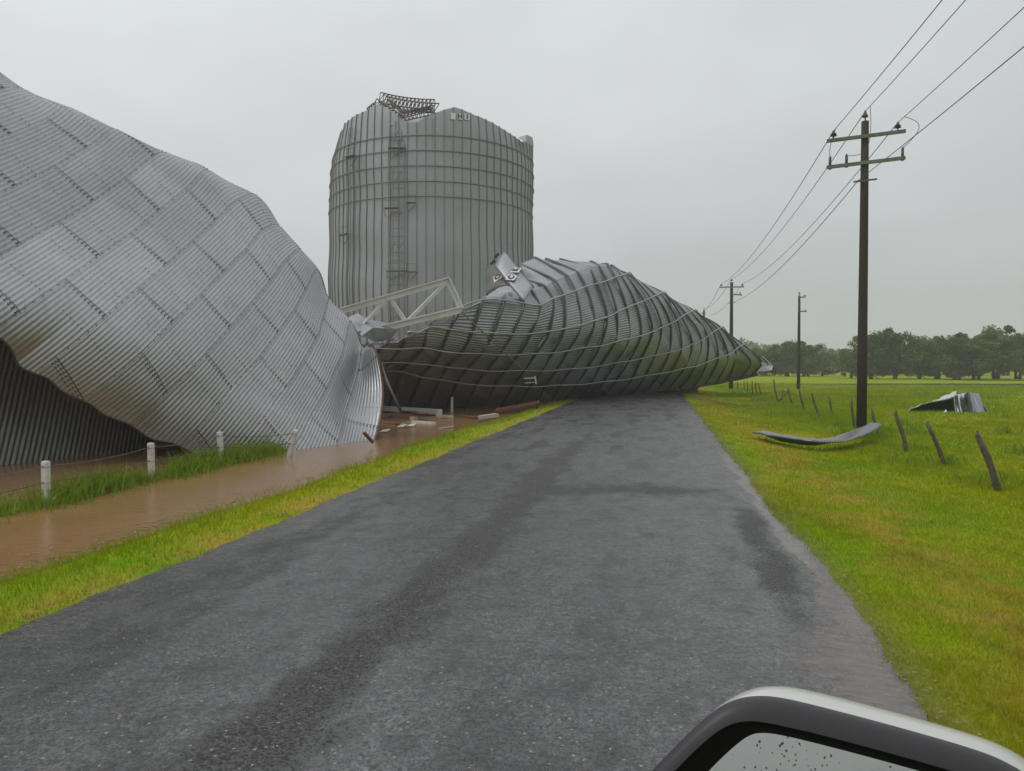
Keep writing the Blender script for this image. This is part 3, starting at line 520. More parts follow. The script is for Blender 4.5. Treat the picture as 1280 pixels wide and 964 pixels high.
def dents(v, u):
    d = .03*np.sin(v*1.1+u*.7)*np.sin(u*.9-v*.5+1)+.012*np.sin(v*2.1-u*1.7)+.006*np.sin(u*4.0+v*3.1)
    k = np.clip((UG(v)+1.2-u)/1.2, 0, 1.3)*np.clip((v-V0-3.2)/1.4, 0, 1)*np.clip((V0+11.6-v)/2.2, 0, 1)
    cz = np.exp(-(((u-U0-5.4+.15*(v-V0-3))/.35)**2))*np.clip((V0+5.5-v)/2, 0, 1)
    kinks = 0.
    for (va_, ua_, vb_, ub_, dep_, wd_) in KINKS:
        dv_, du_ = vb_-va_, ub_-ua_; L_ = math.hypot(dv_, du_); tt_ = np.clip(((v-V0-va_)*dv_+(u-U0-ua_)*du_)/L_**2, 0, 1)
        r_ = np.hypot(v-V0-va_-tt_*dv_, u-U0-ua_-tt_*du_); kinks = kinks+dep_*np.clip(1-r_/wd_, 0, 1)*np.sin(math.pi*np.clip(tt_*.9+.05, 0, 1))
    return d-.80*k*k+kinks
def lp(v, u, extra=0.):
    return left.pos(v, u)+left.nrm(v, u)*(dents(v, u)+extra)[..., None]
WAVES, AMP = 11, .0085
bolts = []
bolt_f = [(0, 1, 6), (1, 2, 6), (2, 3, 6), (3, 4, 6), (4, 5, 6), (5, 0, 6)]
for srow in range(-3, 12):
    par = (srow+1) % 2
    for j in range(-2+((par) % 2)-2, 12, 2):
        u0, u1 = max(j+U0, 0), min(j+2+U0, left.nu-1)
        if u1-u0 < .3: continue
        vv = np.linspace(0, 1, WAVES*8+1); vv = vv[:-1] if False else vv
        g = .0035
        Vc = V0+srow+g+(1-2*g)*vv
        if V0+srow+1 > left.nv-1: continue
        lo = np.maximum(u0+.006, umin(Vc)); hi = np.full_like(Vc, u1-.006)
        if (hi-lo).max() < .1: continue
        hi = np.maximum(hi, lo+.001)
        t = np.linspace(0, 1, 17)
        V = np.repeat(Vc[:, None], 17, 1); U = lo[:, None]*(1-t)+hi[:, None]*t
        Pz = left.pos(V, U)[..., 2]
        if Pz.max() < -.9: continue
        tilt = .012*(1-vv)[:, None]+.004*((srow*3+j) % 2)
        disp = dents(V, U)+AMP*np.sin(2*math.pi*WAVES*vv)[:, None]+tilt
        sheet(left, V, U, disp, M_GALV_SHADE if srow <= 2 else M_GALV, 'sheet_panel', bin_l, org)
        # bolts: double rows at the butt seam, single rows at the stiffener lines, one row on the lap seam
        kk = (np.arange(WAVES)+.25)/WAVES; bv = V0+srow+kk
        cand = [(bv, np.full(WAVES, u1-.035)), (bv, np.full(WAVES, u1-.075))]
        cand += [(bv[::1], np.full(WAVES, q)) for q in (u1-.5, u1-1.5)]
        nb = 11; cand += [(np.full(nb, V0+srow+.975), u0+(np.arange(nb)+.5)/nb*(u1-u0))]
        for ci, (a, b) in enumerate(cand):
            ok = (b > umin(a)+.02) & (b > u0) & (b < u1)
            if ci in (2, 3): ok &= rng.random(len(a)) < .75
            a, b = a[ok], b[ok]
            if len(a): bolts.append((lp(a, b, .026), left.nrm(a, b), np.full(len(a), .025 if ci < 2 else (.017 if ci < 4 else .012))))
BP = np.concatenate([b[0] for b in bolts]); BN = np.concatenate([b[1] for b in bolts]); BR = np.concatenate([b[2] for b in bolts])
ok = (BP[:, 2] > -.3); BP, BN, BR = BP[ok], BN[ok], BR[ok]
tx_ = unit(np.cross(BN, np.array([.3, .5, .8]))); ty_ = np.cross(BN, tx_)
vv = [BP+BR[:, None]*(tx_*math.cos(a)+ty_*math.sin(a))-BN*.012 for a in np.arange(6)*math.pi/3]+[BP+BN*.010]
v = np.stack(vv, 1).reshape(-1, 3)-org; f = (np.array(bolt_f)[None]+(np.arange(len(BP))*7)[:, None, None]).reshape(-1, 3)
kind(link('sheet_bolts', mesh('sheet_bolts', v, f, M_BOLT), bin_l), 'stuff')
# rusted bottom rim along the right-hand end
uu = np.linspace(U0+1.5, U0+7., 60); q = lp(np.full(60, left.nv-1.002), uu, .0)
mb = MB(org); mb.tube(q, .032, 6); mb.build('rim_angle', M_RUST, bin_l, True)
# torn edge: folded lip of the wall
vq = np.linspace(V0-2.8, V0+8.9, 90); q = lp(vq, umin(vq)+.01, -.01)
mb = MB(org); mb.tube(q, .028, 6); mb.build('torn_edge', M_STIFF, bin_l, True)
# inner far wall seen through the opening, its corrugations nearly upright
a0, a1 = gp(-420, 640, -.6), gp(262, 556, -.6)
a0 = np.array([-17.2, 6.5, -.6]); a1 = np.array([-12.9, 20.6, -.6])
run = unit(a1-a0); back = np.array([-run[1], run[0], 0.]); 
lean = unit(np.array([0, 0, 1.])+back*.16+run*.34)
nsh = 6; Lw = np.linalg.norm(a1-a0)
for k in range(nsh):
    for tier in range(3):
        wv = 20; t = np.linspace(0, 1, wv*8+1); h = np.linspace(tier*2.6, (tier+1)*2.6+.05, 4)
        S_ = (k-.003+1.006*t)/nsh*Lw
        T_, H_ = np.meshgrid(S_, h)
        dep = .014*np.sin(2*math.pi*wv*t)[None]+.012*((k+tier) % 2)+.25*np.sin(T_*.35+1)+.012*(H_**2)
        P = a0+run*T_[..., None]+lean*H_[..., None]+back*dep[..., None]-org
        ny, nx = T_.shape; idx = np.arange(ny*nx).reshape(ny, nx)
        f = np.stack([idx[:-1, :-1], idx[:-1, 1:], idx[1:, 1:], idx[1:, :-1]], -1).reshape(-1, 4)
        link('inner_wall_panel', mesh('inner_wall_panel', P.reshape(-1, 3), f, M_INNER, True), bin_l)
# end return of the inner wall: an upright bit of sheet and a rusty door frame in the shadow
e0, e1 = gp(186, 566, -.3), gp(232, 556, -.3); run2 = unit(e1-e0); t = np.linspace(0, 1, 81)
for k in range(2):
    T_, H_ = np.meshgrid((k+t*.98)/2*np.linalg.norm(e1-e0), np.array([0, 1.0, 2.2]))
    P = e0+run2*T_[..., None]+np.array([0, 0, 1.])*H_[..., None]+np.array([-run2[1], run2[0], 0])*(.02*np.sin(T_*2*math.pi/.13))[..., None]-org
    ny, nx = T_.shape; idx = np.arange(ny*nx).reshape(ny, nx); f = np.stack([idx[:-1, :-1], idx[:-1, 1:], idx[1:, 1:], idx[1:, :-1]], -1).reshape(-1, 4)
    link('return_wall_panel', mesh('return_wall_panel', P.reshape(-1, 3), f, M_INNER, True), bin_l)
mb = MB(org); q0 = gp(196, 572, -.3); q1 = gp(224, 566, -.3)
mb.bar(q0, q0+[0, 0, .55], .08); mb.bar(q1, q1+[0, 0, .55], .08); mb.bar(q0+[0, 0, .5], q1+[0, 0, .5], .1); mb.bar(q0+[0, 0, .15], q1+[0, 0, .15], .1)
mb.build('floor_frame', M_RUST, bin_l)

# ---- 2. bin thrown across the road
CO = 9
mid = Lattice(MID_LATTICE, lin=6.0)
pm = (np.array([4.]), np.array([CO+3.])); t_ = mid.nrm(*pm)[0]; mid.flip = 1. if t_@(_eye-mid.pos(*pm)[0]) > 0 else -1.
org2 = np.array([-6., 46., 0.])
bin_m = thing('collapsed_grain_bin', 'crushed grain bin lying across the road, ribbed with stiffeners and pale wind rings', 'grain bin', org2)
def mdent(v, u):
    return .09*np.sin(u*1.1+v*.7)*np.sin(v*1.9-u*.4)+.10*np.clip(1-np.abs(np.sin(u*.83+v*1.4+.6))/.35, 0, 1)*np.sin(u*2.3+v)-.06*np.abs(np.sin(math.pi*u))*np.clip((v-1)/3, 0, 1)
tiers = [(0, 2), (2, 3), (3, 4), (4, 5), (5, 6), (6, 7), (7, 8), (8, 10)]
for (va, vb) in tiers:
    for j in range(0, mid.nu-1, 2):
        j1 = min(j+2, mid.nu-1)
        lenv = np.linalg.norm(mid.pos(np.array([float(vb)]), np.array([j+1.]))-mid.pos(np.array([float(va)]), np.array([j+1.])))
        wv = int(np.clip(round(lenv/.13), 6, 22)); tv = np.linspace(0, 1, wv*6+1); t = np.linspace(0, 1, 10)
        V = np.repeat((va+tv*(vb-va))[:, None], 10, 1); U = np.repeat((j+t*(j1-j))[None], len(tv), 0)
        sheet(mid, V, U, mdent(V, U)+.016*np.sin(2*math.pi*wv*tv)[:, None]+.008*((j//2+va) % 2), M_GALV_MID, 'wall_sheet', bin_m, org2)
stiff_end = {}
for c in range(-8, 24):
    vtop = 8.9 if 1 <= c <= 7 else (7.9 if c == 0 else (6.95 if -4 <= c < 0 else (7.9 if c > 7 else 6.0)))
    V = np.linspace(0.02, vtop, 46); U = np.full(46, c+CO+0.)
    P = mid.pos(V, U)
    strip(mid, V, U, .115, .10, M_STIFF, 'stiffener', bin_m, org2)
for row, (ca, cb_) in zip((2, 3, 4, 5, 6), ((-8, 22), (-8, 20), (-8, 18), (-6, 16), (-4.3, 13))):
    U = np.linspace(ca+CO, cb_+CO, 150); V = np.full(150, float(row))
    N_ = mid.nrm(V, U); q = mid.pos(V, U)+N_*.15+np.array([0, 0, 1.])*(.02*np.sin(U*2.1))[:, None]
    mb = MB(org2); mb.tube(q, .042, 6); mb.build('wind_ring', M_RING, bin_m, True)
# bottom rim and the torn tip at the right end
U = np.linspace(1, 22+CO, 120); q = mid.pos(np.full(120, 0.01), U)
mb = MB(org2); mb.tube(q, np.interp(U, [1, 20, 31], [.07, .11, .16]), 6); mb.build('bottom_rim', M_WRECK, bin_m, True)
# added skirt closing the bright gap below the bin so it stays dark
U = np.linspace(2, CO+15.5, 90); q = mid.pos(np.full(90, .01), U); k_ = np.interp(U, [2, CO+13, CO+15.5], [1, 1, .35])
rows_ = [q, q+np.stack([q[:, 0]*0, .5+.1*np.sin(U*2.1), -.25-.1*np.abs(np.sin(U*3.3))], -1)*k_[:, None], np.stack([q[:, 0], q[:, 1]+1.3, np.minimum(q[:, 2]-.3, -.35*k_)], -1)]
P = np.stack(rows_)-org2; ii = np.arange(270).reshape(3, 90); f = np.stack([ii[:-1, :-1], ii[:-1, 1:], ii[1:, 1:], ii[1:, :-1]], -1).reshape(-1, 4)
link('shade_skirt', mesh('shade_skirt', P.reshape(-1, 3), f, M_INNER, True), bin_m)
def crumple(name, pts, tris, m, parent, org_, thick=.02):
    me_ = mesh(name, [np.asarray(p)-org_ for p in pts], tris, m); o = link(name, me_, parent)
    if parent is None: o.location = tuple(org_)
    sm = o.modifiers.new('thickness', 'SOLIDIFY'); sm.thickness = thick; sm.offset = 0
    return o
crumple('torn_tip', [at(944, 443, 58), at(954, 446, 58.5), at(966, 457, 59), at(965, 463, 58), at(953, 457, 58.3), at(946, 465, 58.4), at(958, 468, 58.6), at(948, 471, 58.2), at(966, 469.5, 59.2)],
        [(0, 1, 4), (1, 2, 4), (2, 3, 4), (4, 3, 5), (5, 3, 6), (5, 6, 7), (6, 8, 7)], M_GALV, bin_m, org2)

# the name plate torn loose on top (letters on white squares)
def letter(ch, size, centre, ex, ey, m, parent, org_, name, lift=.03, bold=.02):
    cu = bpy.data.curves.new('letter', 'FONT'); cu.body = ch; cu.size = size; cu.align_x = 'CENTER'; cu.align_y = 'CENTER'; cu.offset = bold; cu.extrude = .006
    tmp = bpy.data.objects.new('letter_tmp', cu); C.objects.link(tmp)
    me_ = bpy.data.meshes.new_from_object(tmp.evaluated_get(bpy.context.evaluated_depsgraph_get()))
    bpy.data.objects.remove(tmp)
    ez = unit(np.cross(ex, ey)); co = np.empty(len(me_.vertices)*3, dtype=np.float32); me_.vertices.foreach_get('co', co); co = co.reshape(-1, 3)
    co = np.asarray(centre)-org_+co[:, :1]*ex+co[:, 1:2]*ey+(co[:, 2:]+lift)*ez
    me_.vertices.foreach_set('co', co.astype(np.float32).ravel()); me_.materials.clear(); me_.materials.append(m); me_.update()
    return link(name, me_, parent)
def plate(name, label, q, m, dpt, curl, letters, grp=None):
    """a curved sheet with corners q (px, py, d) in order: top-left, top-right, bottom-right, bottom-left"""
    c = [at(*k) for k in q]; o_ = sum(c)/4; root = thing(name, label, 'metal sheet', o_, grp)
    t = np.linspace(0, 1, 11); A, B = np.meshgrid(t, t)
    bil = lambda a, b: ((1-b)[..., None]*((1-a)[..., None]*c[0]+a[..., None]*c[1])+b[..., None]*((1-a)[..., None]*c[3]+a[..., None]*c[2]))
    P = bil(A, B); nn = unit(np.cross(c[1]-c[0], c[3]-c[0])); nn = nn if nn@(_eye-o_) > 0 else -nn
    P = P+nn*(curl*(4*A*(1-A))+.03*np.sin(B*9))[..., None]
    idx = np.arange(121).reshape(11, 11); f = np.stack([idx[:-1, :-1], idx[:-1, 1:], idx[1:, 1:], idx[1:, :-1]], -1).reshape(-1, 4)
    o = link('sheet', mesh('sheet', P.reshape(-1, 3)-o_, f, m, True), root); sm = o.modifiers.new('thickness', 'SOLIDIFY'); sm.thickness = .03
    mb = MB(o_)
    for k in (0, 10): mb.tube(P[:, k], .055, 6)
    mb.build('edge_rib', M_STIFF, root, True)
    for ch, a, b, w_ in letters:
        ctr = bil(np.array(a), np.array(b))+nn*(curl*4*a*(1-a)+.05); ex = unit(c[1]-c[0]+(c[2]-c[3])); ey = np.cross(nn, ex); ey = ey/np.linalg.norm(ey)
        wb_ = MB(o_); wb_.box(ctr+nn*.012, (w_, w_, .02), (ex, ey, nn)); sq = wb_.build('white_square', M_WHITE, root)
        letter(ch, w_*.95, ctr+nn*.022, ex, ey, M_BLACK, sq, o_, 'letter')
    return root

pl = plate('name_plate_sheet', 'torn bin sheet with black letters C K on white, perched on the crushed bin', [(619, 333, 40.0), (631, 315, 40.8), (667, 360, 38.6), (655, 377, 37.4)], M_GALV_MID, 0, .06, [('C', .27, .50, .46), ('K', .78, .48, .46)])
pl2 = plate('name_plate_sheet', 'dark folded bin sheet with a white patch lettered O behind the C K sheet', [(607, 341, 41.4), (622, 327, 41.6), (636, 357, 39.0), (609, 369, 39.8)], M_STIFF, 0, .12, [('O', .70, .64, .50)])
mb = MB(np.asarray(pl2.location)); 
for k in range(6):
    q = at(609+k*2.6, 338-k*4.2+(k % 2)*1.5, 41.5); mb.box(q, (.16, .12, .14), (unit([1, .3, .4]), unit([-.3, 1, 0]), unit([0, 0, 1])))
mb.build('bolted_lugs', M_BOLT, pl2)

# ---- 3. the standing bin with its caved-in top
SC = np.array([-29.04, 96.28, 0.]); SR, SD = 13.05, 100.0
silo = thing('standing_grain_bin', 'tall round grain bin still standing behind the wreckage, its top caved in', 'grain bin', SC)
toC = unit(np.array([-SC[0], -SC[1], 0])); toR = np.array([-toC[1], toC[0], 0])       # towards the camera, and its perpendicular
if toR@_rt < 0: toR = -toR
top_tab = np.array([(412, 196), (418, 178), (425, 160), (440, 149), (455, 143), (468, 136), (478, 136), (490, 142), (500, 150), (512, 157), (524, 156), (536, 148), (548, 142), (560, 138), (570, 135.5), (582, 139), (592, 143), (605, 147), (620, 153), (635, 161), (650, 170), (658, 176), (664, 172), (670, 182)])
def silo_pt(th, z, top):
    """th: angle from the camera side; z height. Wall leans in under its caved-in top."""
    rel = np.clip((z-(top-7.0))/7.0, 0, 1.3)
    side_r = np.clip(np.sin(th), 0, 1); side_l = np.clip(-np.sin(th), 0, 1)
    r = SR*(1+.010*np.sin(z*.22)-.022*np.clip((12-z)/12, 0, 1)+.004*np.sin(z*.9+th*3))
    r = r*(1-.085*side_l*rel**2*1.0-.06*side_r*(1-.8*side_r**6)*rel**3)
    r = r-1.2*np.exp(-((th+.22)/.20)**2)*rel**2
    return SC+toC*(r*np.cos(th))[..., None]+toR*(r*np.sin(th))[..., None]+np.array([0, 0, 1.])*z[..., None]
def silo_top(th):
    th = (np.asarray(th)+math.pi) % (2*math.pi)-math.pi
    d = SD-SR*np.cos(th); px = 541+960*SR*np.sin(th)/d
    y = np.interp(px, top_tab[:, 0], top_tab[:, 1]); z = EYE+(457-y)/960*d
    return np.where(np.abs(th) > 1.75, 29.0+1.2*np.sin(th*5), z)
NT, NZ = 308, 60
th = np.linspace(0, 2*math.pi, NT+1); tops = silo_top(th)
TH = np.repeat(th[None], NZ, 0); ZZ = np.linspace(0, 1, NZ)[:, None]*(tops+.3)[None]-.3
P = silo_pt(TH, ZZ, np.repeat(tops[None], NZ, 0))-SC
idx = np.arange(NZ*(NT+1)).reshape(NZ, NT+1)
tier_n = 12; rows_per = 5
for k in range(tier_n):
    a, b = k*rows_per, min((k+1)*rows_per, NZ-1)
    sub = P[a:b+1]; ii = np.arange(sub.shape[0]*(NT+1)).reshape(sub.shape[0], NT+1)
    f = np.stack([ii[:-1, :-1], ii[:-1, 1:], ii[1:, 1:], ii[1:, :-1]], -1).reshape(-1, 4)
    link('wall_tier', mesh('wall_tier', sub.reshape(-1, 3), f, M_GALV_SILO, True), silo)
NS = 78
for k in range(NS):
    t0 = 2*math.pi*(k+.3)/NS; tp = float(silo_top(t0)); z = np.linspace(0, tp+.05, 26); t = np.full(26, t0)
    q = silo_pt(t, z, np.full(26, tp))-SC; o_ = unit(np.stack([q[:, 0], q[:, 1], q[:, 0]*0], -1)); sd_ = np.stack([-o_[:, 1], o_[:, 0], o_[:, 0]*0], -1)
    w, h = .06, .10
    ring = np.stack([q-sd_*w, q-sd_*w*.8+o_*h, q+sd_*w*.8+o_*h, q+sd_*w], 1).reshape(-1, 3)
    f = [(i*4+m_, i*4+(m_+1) % 4, (i+1)*4+(m_+1) % 4, (i+1)*4+m_) for i in range(25) for m_ in range(4)]
    link('stiffener', mesh('stiffener', ring, f, M_STIFF_SILO), silo)
for zy in (171.5, 190, 209, 228, 246.5):
    z0 = EYE+(457-zy)/960*(SD-SR); t = np.linspace(0, 2*math.pi, 161)
    tp = silo_top(t); okk = tp > z0+.3
    q = silo_pt(t, np.full(161, z0), np.maximum(tp, z0+.5)); o_ = unit((q-SC)*np.array([1, 1, 0])); q = q+o_*.13
    mb = MB(SC); mb.tube(q, .06, 5, False); mb.build('wind_ring', M_STIFF_SILO, silo, True)
# ladders, cages, leg and little platforms on the wall
def wall(px, z, out_=.5):
    th_ = math.asin(max(-1, min(1, (px-541)/126.0)))
    q = silo_pt(np.array([th_]), np.array([z]), np.array([silo_top(th_)]))[0]; o_ = unit((q-SC)*np.array([1, 1, 0])); return q+o_*out_, o_
def zat(py, px): return EYE+(457-py)/960*(SD-SR*math.cos(math.asin((px-541)/126.)))
mb = MB(SC)
for px in (494.5, 500.5, 507, 511.5):
    a, _ = wall(px, 2., .45); pts = [wall(px, z, .45 if px in (494.5, 511.5) else .75)[0] for z in np.linspace(1, zat(155, px), 14)]; mb.tube(pts, .05, 5)
lad = mb.build('ladder_cage', M_STIFF_SILO, silo)
mb = MB(SC)
for z in np.arange(3, zat(150, 500), .9):
    mb.bar(wall(494.5, z, .5)[0], wall(511.5, z, .5)[0], .035 if int(z*10) % 3 else .06)
for z in np.linspace(6, zat(185, 500), 6):
    for px_a, px_b in ((494.5, 503), (503, 511.5)): mb.bar(wall(px_a, z, .6)[0], wall(px_b, z+1.6, .6)[0], .05)
mb.build('ladder_rungs', M_STIFF_SILO, silo)
for px, py, wpx in ((504, 190, 16), (519, 257, 9), (521, 342, 9), (505, 341, 20), (456, 202, 10), (448, 297, 9), (499, 264, 13)):
    z = zat(py, px); mb = MB(SC); a, o_ = wall(px-wpx/2, z, .9); b, _ = wall(px+wpx/2, z, .9); mb.bar(a, b, .6, .10)
    mb.bar(a, a-[0, 0, .9], .05); mb.bar(b-o_*.5, a-o_*.5-[0, 0, 1.0], .05); mb.bar(a+[0, 0, .9], b+[0, 0, .9], .04); mb.bar(b, b+[0, 0, .9], .04)
    mb.build('ladder_platform', M_WRECK, silo)
mb = MB(SC)
for px in (447, 451.5, 457):
    mb.tube([wall(px, z, .4)[0] for z in np.linspace(1, zat(165, px), 12)], .045, 5)
for z in np.arange(3, zat(165, 450), 1.1): mb.bar(wall(447, z, .42)[0], wall(457, z, .42)[0], .03)
mb.build('side_ladder', M_STIFF_SILO, silo)
# what is left of the painted name: pale squares near the top
for px, w_, ch in ((563.5, .55, ''), (571, .62, 'H'), (579, .62, 'I')):
    z = zat(147.5, px); q, o_ = wall(px, z, .17); ex = unit(np.cross(np.array([0, 0, 1.]), o_)); mb = MB(SC); mb.box(q, (w_*1.0, .72, .03), (ex, np.array([0, 0, 1.]), o_))
    sq = mb.build('white_square', M_WHITE, silo)
    if ch: letter(ch, .8, q+o_*.02, ex, np.array([0, 0, 1.]), M_BLACK, sq, SC, 'letter', .02, .03)
# folded flap at the right top corner
crumple('torn_flap', [at(648, 172, 93), at(658, 168.5, 93), at(665.5, 172, 95), at(667, 183, 95.5), at(657, 178, 92.6)], [(0, 1, 4), (1, 2, 4), (2, 3, 4)], M_GALV_SILO, silo, SC, .05)
crumple('caved_roof_sheet', [at(497, 149, 89), at(507, 160, 88), at(523, 159, 87.4), at(541, 143, 88.5), at(520, 147, 94), at(505, 144, 95)], [(0, 1, 5), (1, 2, 5), (2, 4, 5), (2, 3, 4)], M_GALV_SILO, silo, SC, .05)
# bent catwalk lying over the broken top
cw = thing('broken_catwalk', 'dark bent lattice catwalk draped over the caved-in top of the standing bin', 'catwalk', at(505, 140, 90))
co_ = np.asarray(cw.location, float)
def lattice_beam(pa, pb, w, h, n, name, sag=0.):
    pa, pb = np.asarray(pa), np.asarray(pb); d = unit(pb-pa); s_ = unit(np.cross(d, [0, 0, 1.])); u_ = np.cross(s_, d); mb = MB(co_)
    def pt(t, a, b): return pa+(pb-pa)*t+s_*a*w/2+u_*b*h/2+np.array([0, 0, -1])*sag*4*t*(1-t)
    for a in (-1, 1):
        for b in (-1, 1): mb.tube([pt(t, a, b) for t in np.linspace(0, 1, 9)], .07, 4)
    for i in range(n):
        t0, t1 = i/n, (i+1)/n
        for a in (-1, 1): mb.bar(pt(t0, a, -1), pt(t1, a, 1), .07); mb.bar(pt(t0, a, -1), pt(t0, a, 1), .07)
        mb.bar(pt(t0, -1, -1), pt(t0, 1, -1), .07); mb.bar(pt(t0, -1, 1), pt(t1, 1, 1), .06)
    return mb.build(name, M_WRECK, cw)
lattice_beam(at(478, 124, 91), at(545, 133, 89), 1.4, 1.1, 14, 'handrail_frame', .2)
lattice_beam(at(472, 129, 90), at(500, 148, 88.5), .9, .8, 7, 'bent_walkway')
lattice_beam(at(500, 147, 88.5), at(543, 137, 88.6), 1.2, .6, 9, 'walkway')
lattice_beam(at(462, 138, 90), at(470, 131, 90.5), .6, .6, 3, 'hanging_cage')
mb = MB(co_); mb.bar(at(487, 125, 90.5), at(503, 141, 89.5), 1.0, .15); mb.bar(at(503, 141, 89.5), at(537, 135, 89.5), .9, .12); mb.build('grating', M_WRECK, cw)

# ---- 4. roof truss lying between the bins
ta = thing('steel_truss', 'pale grey steel truss jutting up between the two collapsed bins', 'truss', at(505, 400, 33.4))
to_ = np.asarray(ta.location, float)
J = {'a': at(425, 389, 32.6), 'b': at(486, 371, 33.4), 'c': at(560, 350.5, 34.2), 'd': at(577, 387, 34.4), 'e': at(508, 403, 33.4), 'f': at(446, 418, 32.6), 'g': at(452, 409, 32.7)}
for nm, a, b, w in (('top_chord', 'a', 'c', .27), ('bottom_chord', 'f', 'd', .29), ('end_post', 'c', 'd', .26), ('web_member', 'g', 'b', .17), ('web_member', 'b', 'e', .17), ('web_member', 'e', 'c', .17)):
    mb = MB(to_); A_, B_ = J[a], J[b]; mb.bar(A_, B_, w*.45, w); mb.bar(A_+[0, 0, w*.42], B_+[0, 0, w*.42], w*1.5, w*.2); mb.build(nm, M_TRUSS, ta)
q = [at(x_, y_, d_-5.2) for x_, y_, d_ in ((434, 398, 38.6), (447, 392, 39), (462, 400, 38.8), (478, 403, 39.4), (498, 412, 38.6), (488, 424, 38), (470, 428, 37.6), (452, 420, 37.5), (466, 410, 37.4), (484, 411, 37.8))]
cs_ = crumple('crumpled_sheet', q, [(0, 1, 8), (1, 2, 8), (2, 3, 9), (2, 9, 8), (3, 4, 9), (4, 5, 9), (5, 6, 8), (5, 8, 9), (6, 7, 8), (7, 0, 8)], M_GALV_MID, None, at(466, 410, 32.8), .03)
tag(cs_, 'crumpled grey metal sheet wedged under the left end of the steel truss', 'metal sheet')
# ------------------------------------------------------------------ utility poles and wires
def pole(label, base, h, arms, r0=.15, r1=.10, steps_=False, lean=(0, 0)):
    """arms: (height, half length left, half length right, tilt, insulators [(offset, height, style)])"""
    base = np.asarray(base, float); root = thing('utility_pole', label, 'utility pole', base, 'utility poles along the road')
    top = base+np.array([lean[0], lean[1], h]); mb = MB(base)
    mb.tube([base+(top-base)*t+np.array([0, 0, -.4 if t == 0 else 0]) for t in (0, .25, .5, .75, 1)], np.linspace(r0, r1, 5), 12); mb.build('pole_shaft', M_POLE, root, True)
    def axis(z): return base+(top-base)*(z/h)
    pts = {}
    for k, (z, la, ra, tilt, ins) in enumerate(arms):
        c = axis(z)+np.array([0, -.12, 0]); d = unit(np.array([1, .02, tilt])); mb = MB(base)
        mb.bar(c-d*la, c+d*ra, .09, .105); arm = mb.build('crossarm', M_ARM, root)
        for n_, (off, hh_, style) in enumerate(ins):
            q = c+d*off; mb = MB(base)
            if style == 'pin':
                mb.tube([q, q+[0, 0, hh_*.45]], .02, 6); mb.tube([q+[0, 0, hh_*z_] for z_ in (.40, .45, .6, .62, .8, 1.)], [.05, .11, .06, .10, .05, .035], 8)
            else:
                mb.tube([q-[0, 0, .08], q+[0, 0, hh_]], .045, 8); mb.tube([q+[0, 0, hh_*.9], q+[0, 0, hh_+.05]], .025, 6)
            mb.build('insulator', M_INSUL, root, True); pts[(k, n_)] = q+np.array([0, 0, hh_])
    mb = MB(base); mb.tube([top-[0, 0, .05], top+[0, 0, .12], top+[0, 0, .14], top+[0, 0, .22], top+[0, 0, .24], top+[0, 0, .34]], [.02, .02, .1, .07, .05, .03], 8); mb.build('top_insulator', M_INSUL, root, True)
    pts['top'] = top+np.array([0, 0, .32])
    if steps_:
        for z in (h-1.9,):
            mb = MB(base); mb.bar(axis(z)-[.35, .1, .03], axis(z)+[.35, -.1, .03], .05); mb.build('neutral_bracket', M_WIRE, root); pts['neutral'] = axis(z)+np.array([-.2, -.1, .02])
    return root, pts
P1 = (6.41, 26.48, float(tz(6.41, 26.48))); P2 = (6.45, 73.5, -.1); P3 = (6.4, 118., -.1); PF = (12.14, 72.07, -.1); P0 = (6.41, -20., -.1)
near_pole, A1 = pole('tall dark wooden utility pole with two crossarms standing in the near verge grass', P1, 10.0, [(9.50, 1.18, 1.18, .085, [(-.98, .30, 'pin'), (.95, .30, 'pin')]), (8.66, 1.18, 1.18, .085, [(-1.08, .30, 'post'), (-.58, .30, 'post'), (1.10, .30, 'post')])], .165, .115, True)
far_pole, A2 = pole('distant utility pole with one crossarm rising behind the crushed bin', P2, 9.75, [(9.3, 1.1, 1.1, .0, [(-.95, .3, 'pin'), (.95, .3, 'pin')]), (8.65, .2, .9, -.1, [(.75, .25, 'post')])], .2, .13, True)
field_pole, A4 = pole('thin bare utility pole standing in the field behind the old fence', PF, 8.3, [(8.15, .05, .5, .02, [(.45, .2, 'pin')]), (6.9, .05, .6, .0, [(.5, .1, 'post')])], .16, .10)
last_pole, A3 = pole('tiny pole top just showing over the right slope of the crushed bin', P3, 10.3, [(9.8, .25, .25, 0, [(-.2, .2, 'pin')])], .2, .14, True)
back_pts = {k: np.array(v)-np.array(P1)+np.array(P0) for k, v in A1.items()}
def wire(label, a, b, sag, r=.011, n=28, name='power_line'):
    t = np.linspace(0, 1, n); a, b = np.asarray(a), np.asarray(b); q = a+(b-a)*t[:, None]; q[:, 2] -= sag*4*t*(1-t); mb = MB((a+b)/2); mb.tube(q, r, 5); o = mb.build(name, M_CABLE, None, True)
    return tag(o, label, 'power line' if name == 'power_line' else 'cable', 'power lines' if name == 'power_line' else None)
wire('overhead line from left pin of upper crossarm towards the viewer', A1[(0, 0)], back_pts[(0, 0)], .5)
wire('overhead line from the very top of the near pole towards the viewer', A1['top'], back_pts['top'], .5)
wire('overhead line from right pin of upper crossarm towards the viewer', A1[(0, 1)], back_pts[(0, 1)], .5)
wire('lowest overhead line running past the near pole towards the viewer', A1['neutral'], back_pts['neutral']+[.5, 0, .2], .45)
wire('leftmost line from near pole to the distant pole', A1[(0, 0)], A2[(0, 0)], .8, .014)
wire('line from near pole top to the distant pole top', A1['top'], A2['top'], .8, .014)
wire('rightmost line from near pole to the distant pole', A1[(0, 1)], A2[(0, 1)], .8, .014)
wire('lowest line from near pole bracket to the distant pole', A1['neutral'], A2['neutral'], .8, .014)
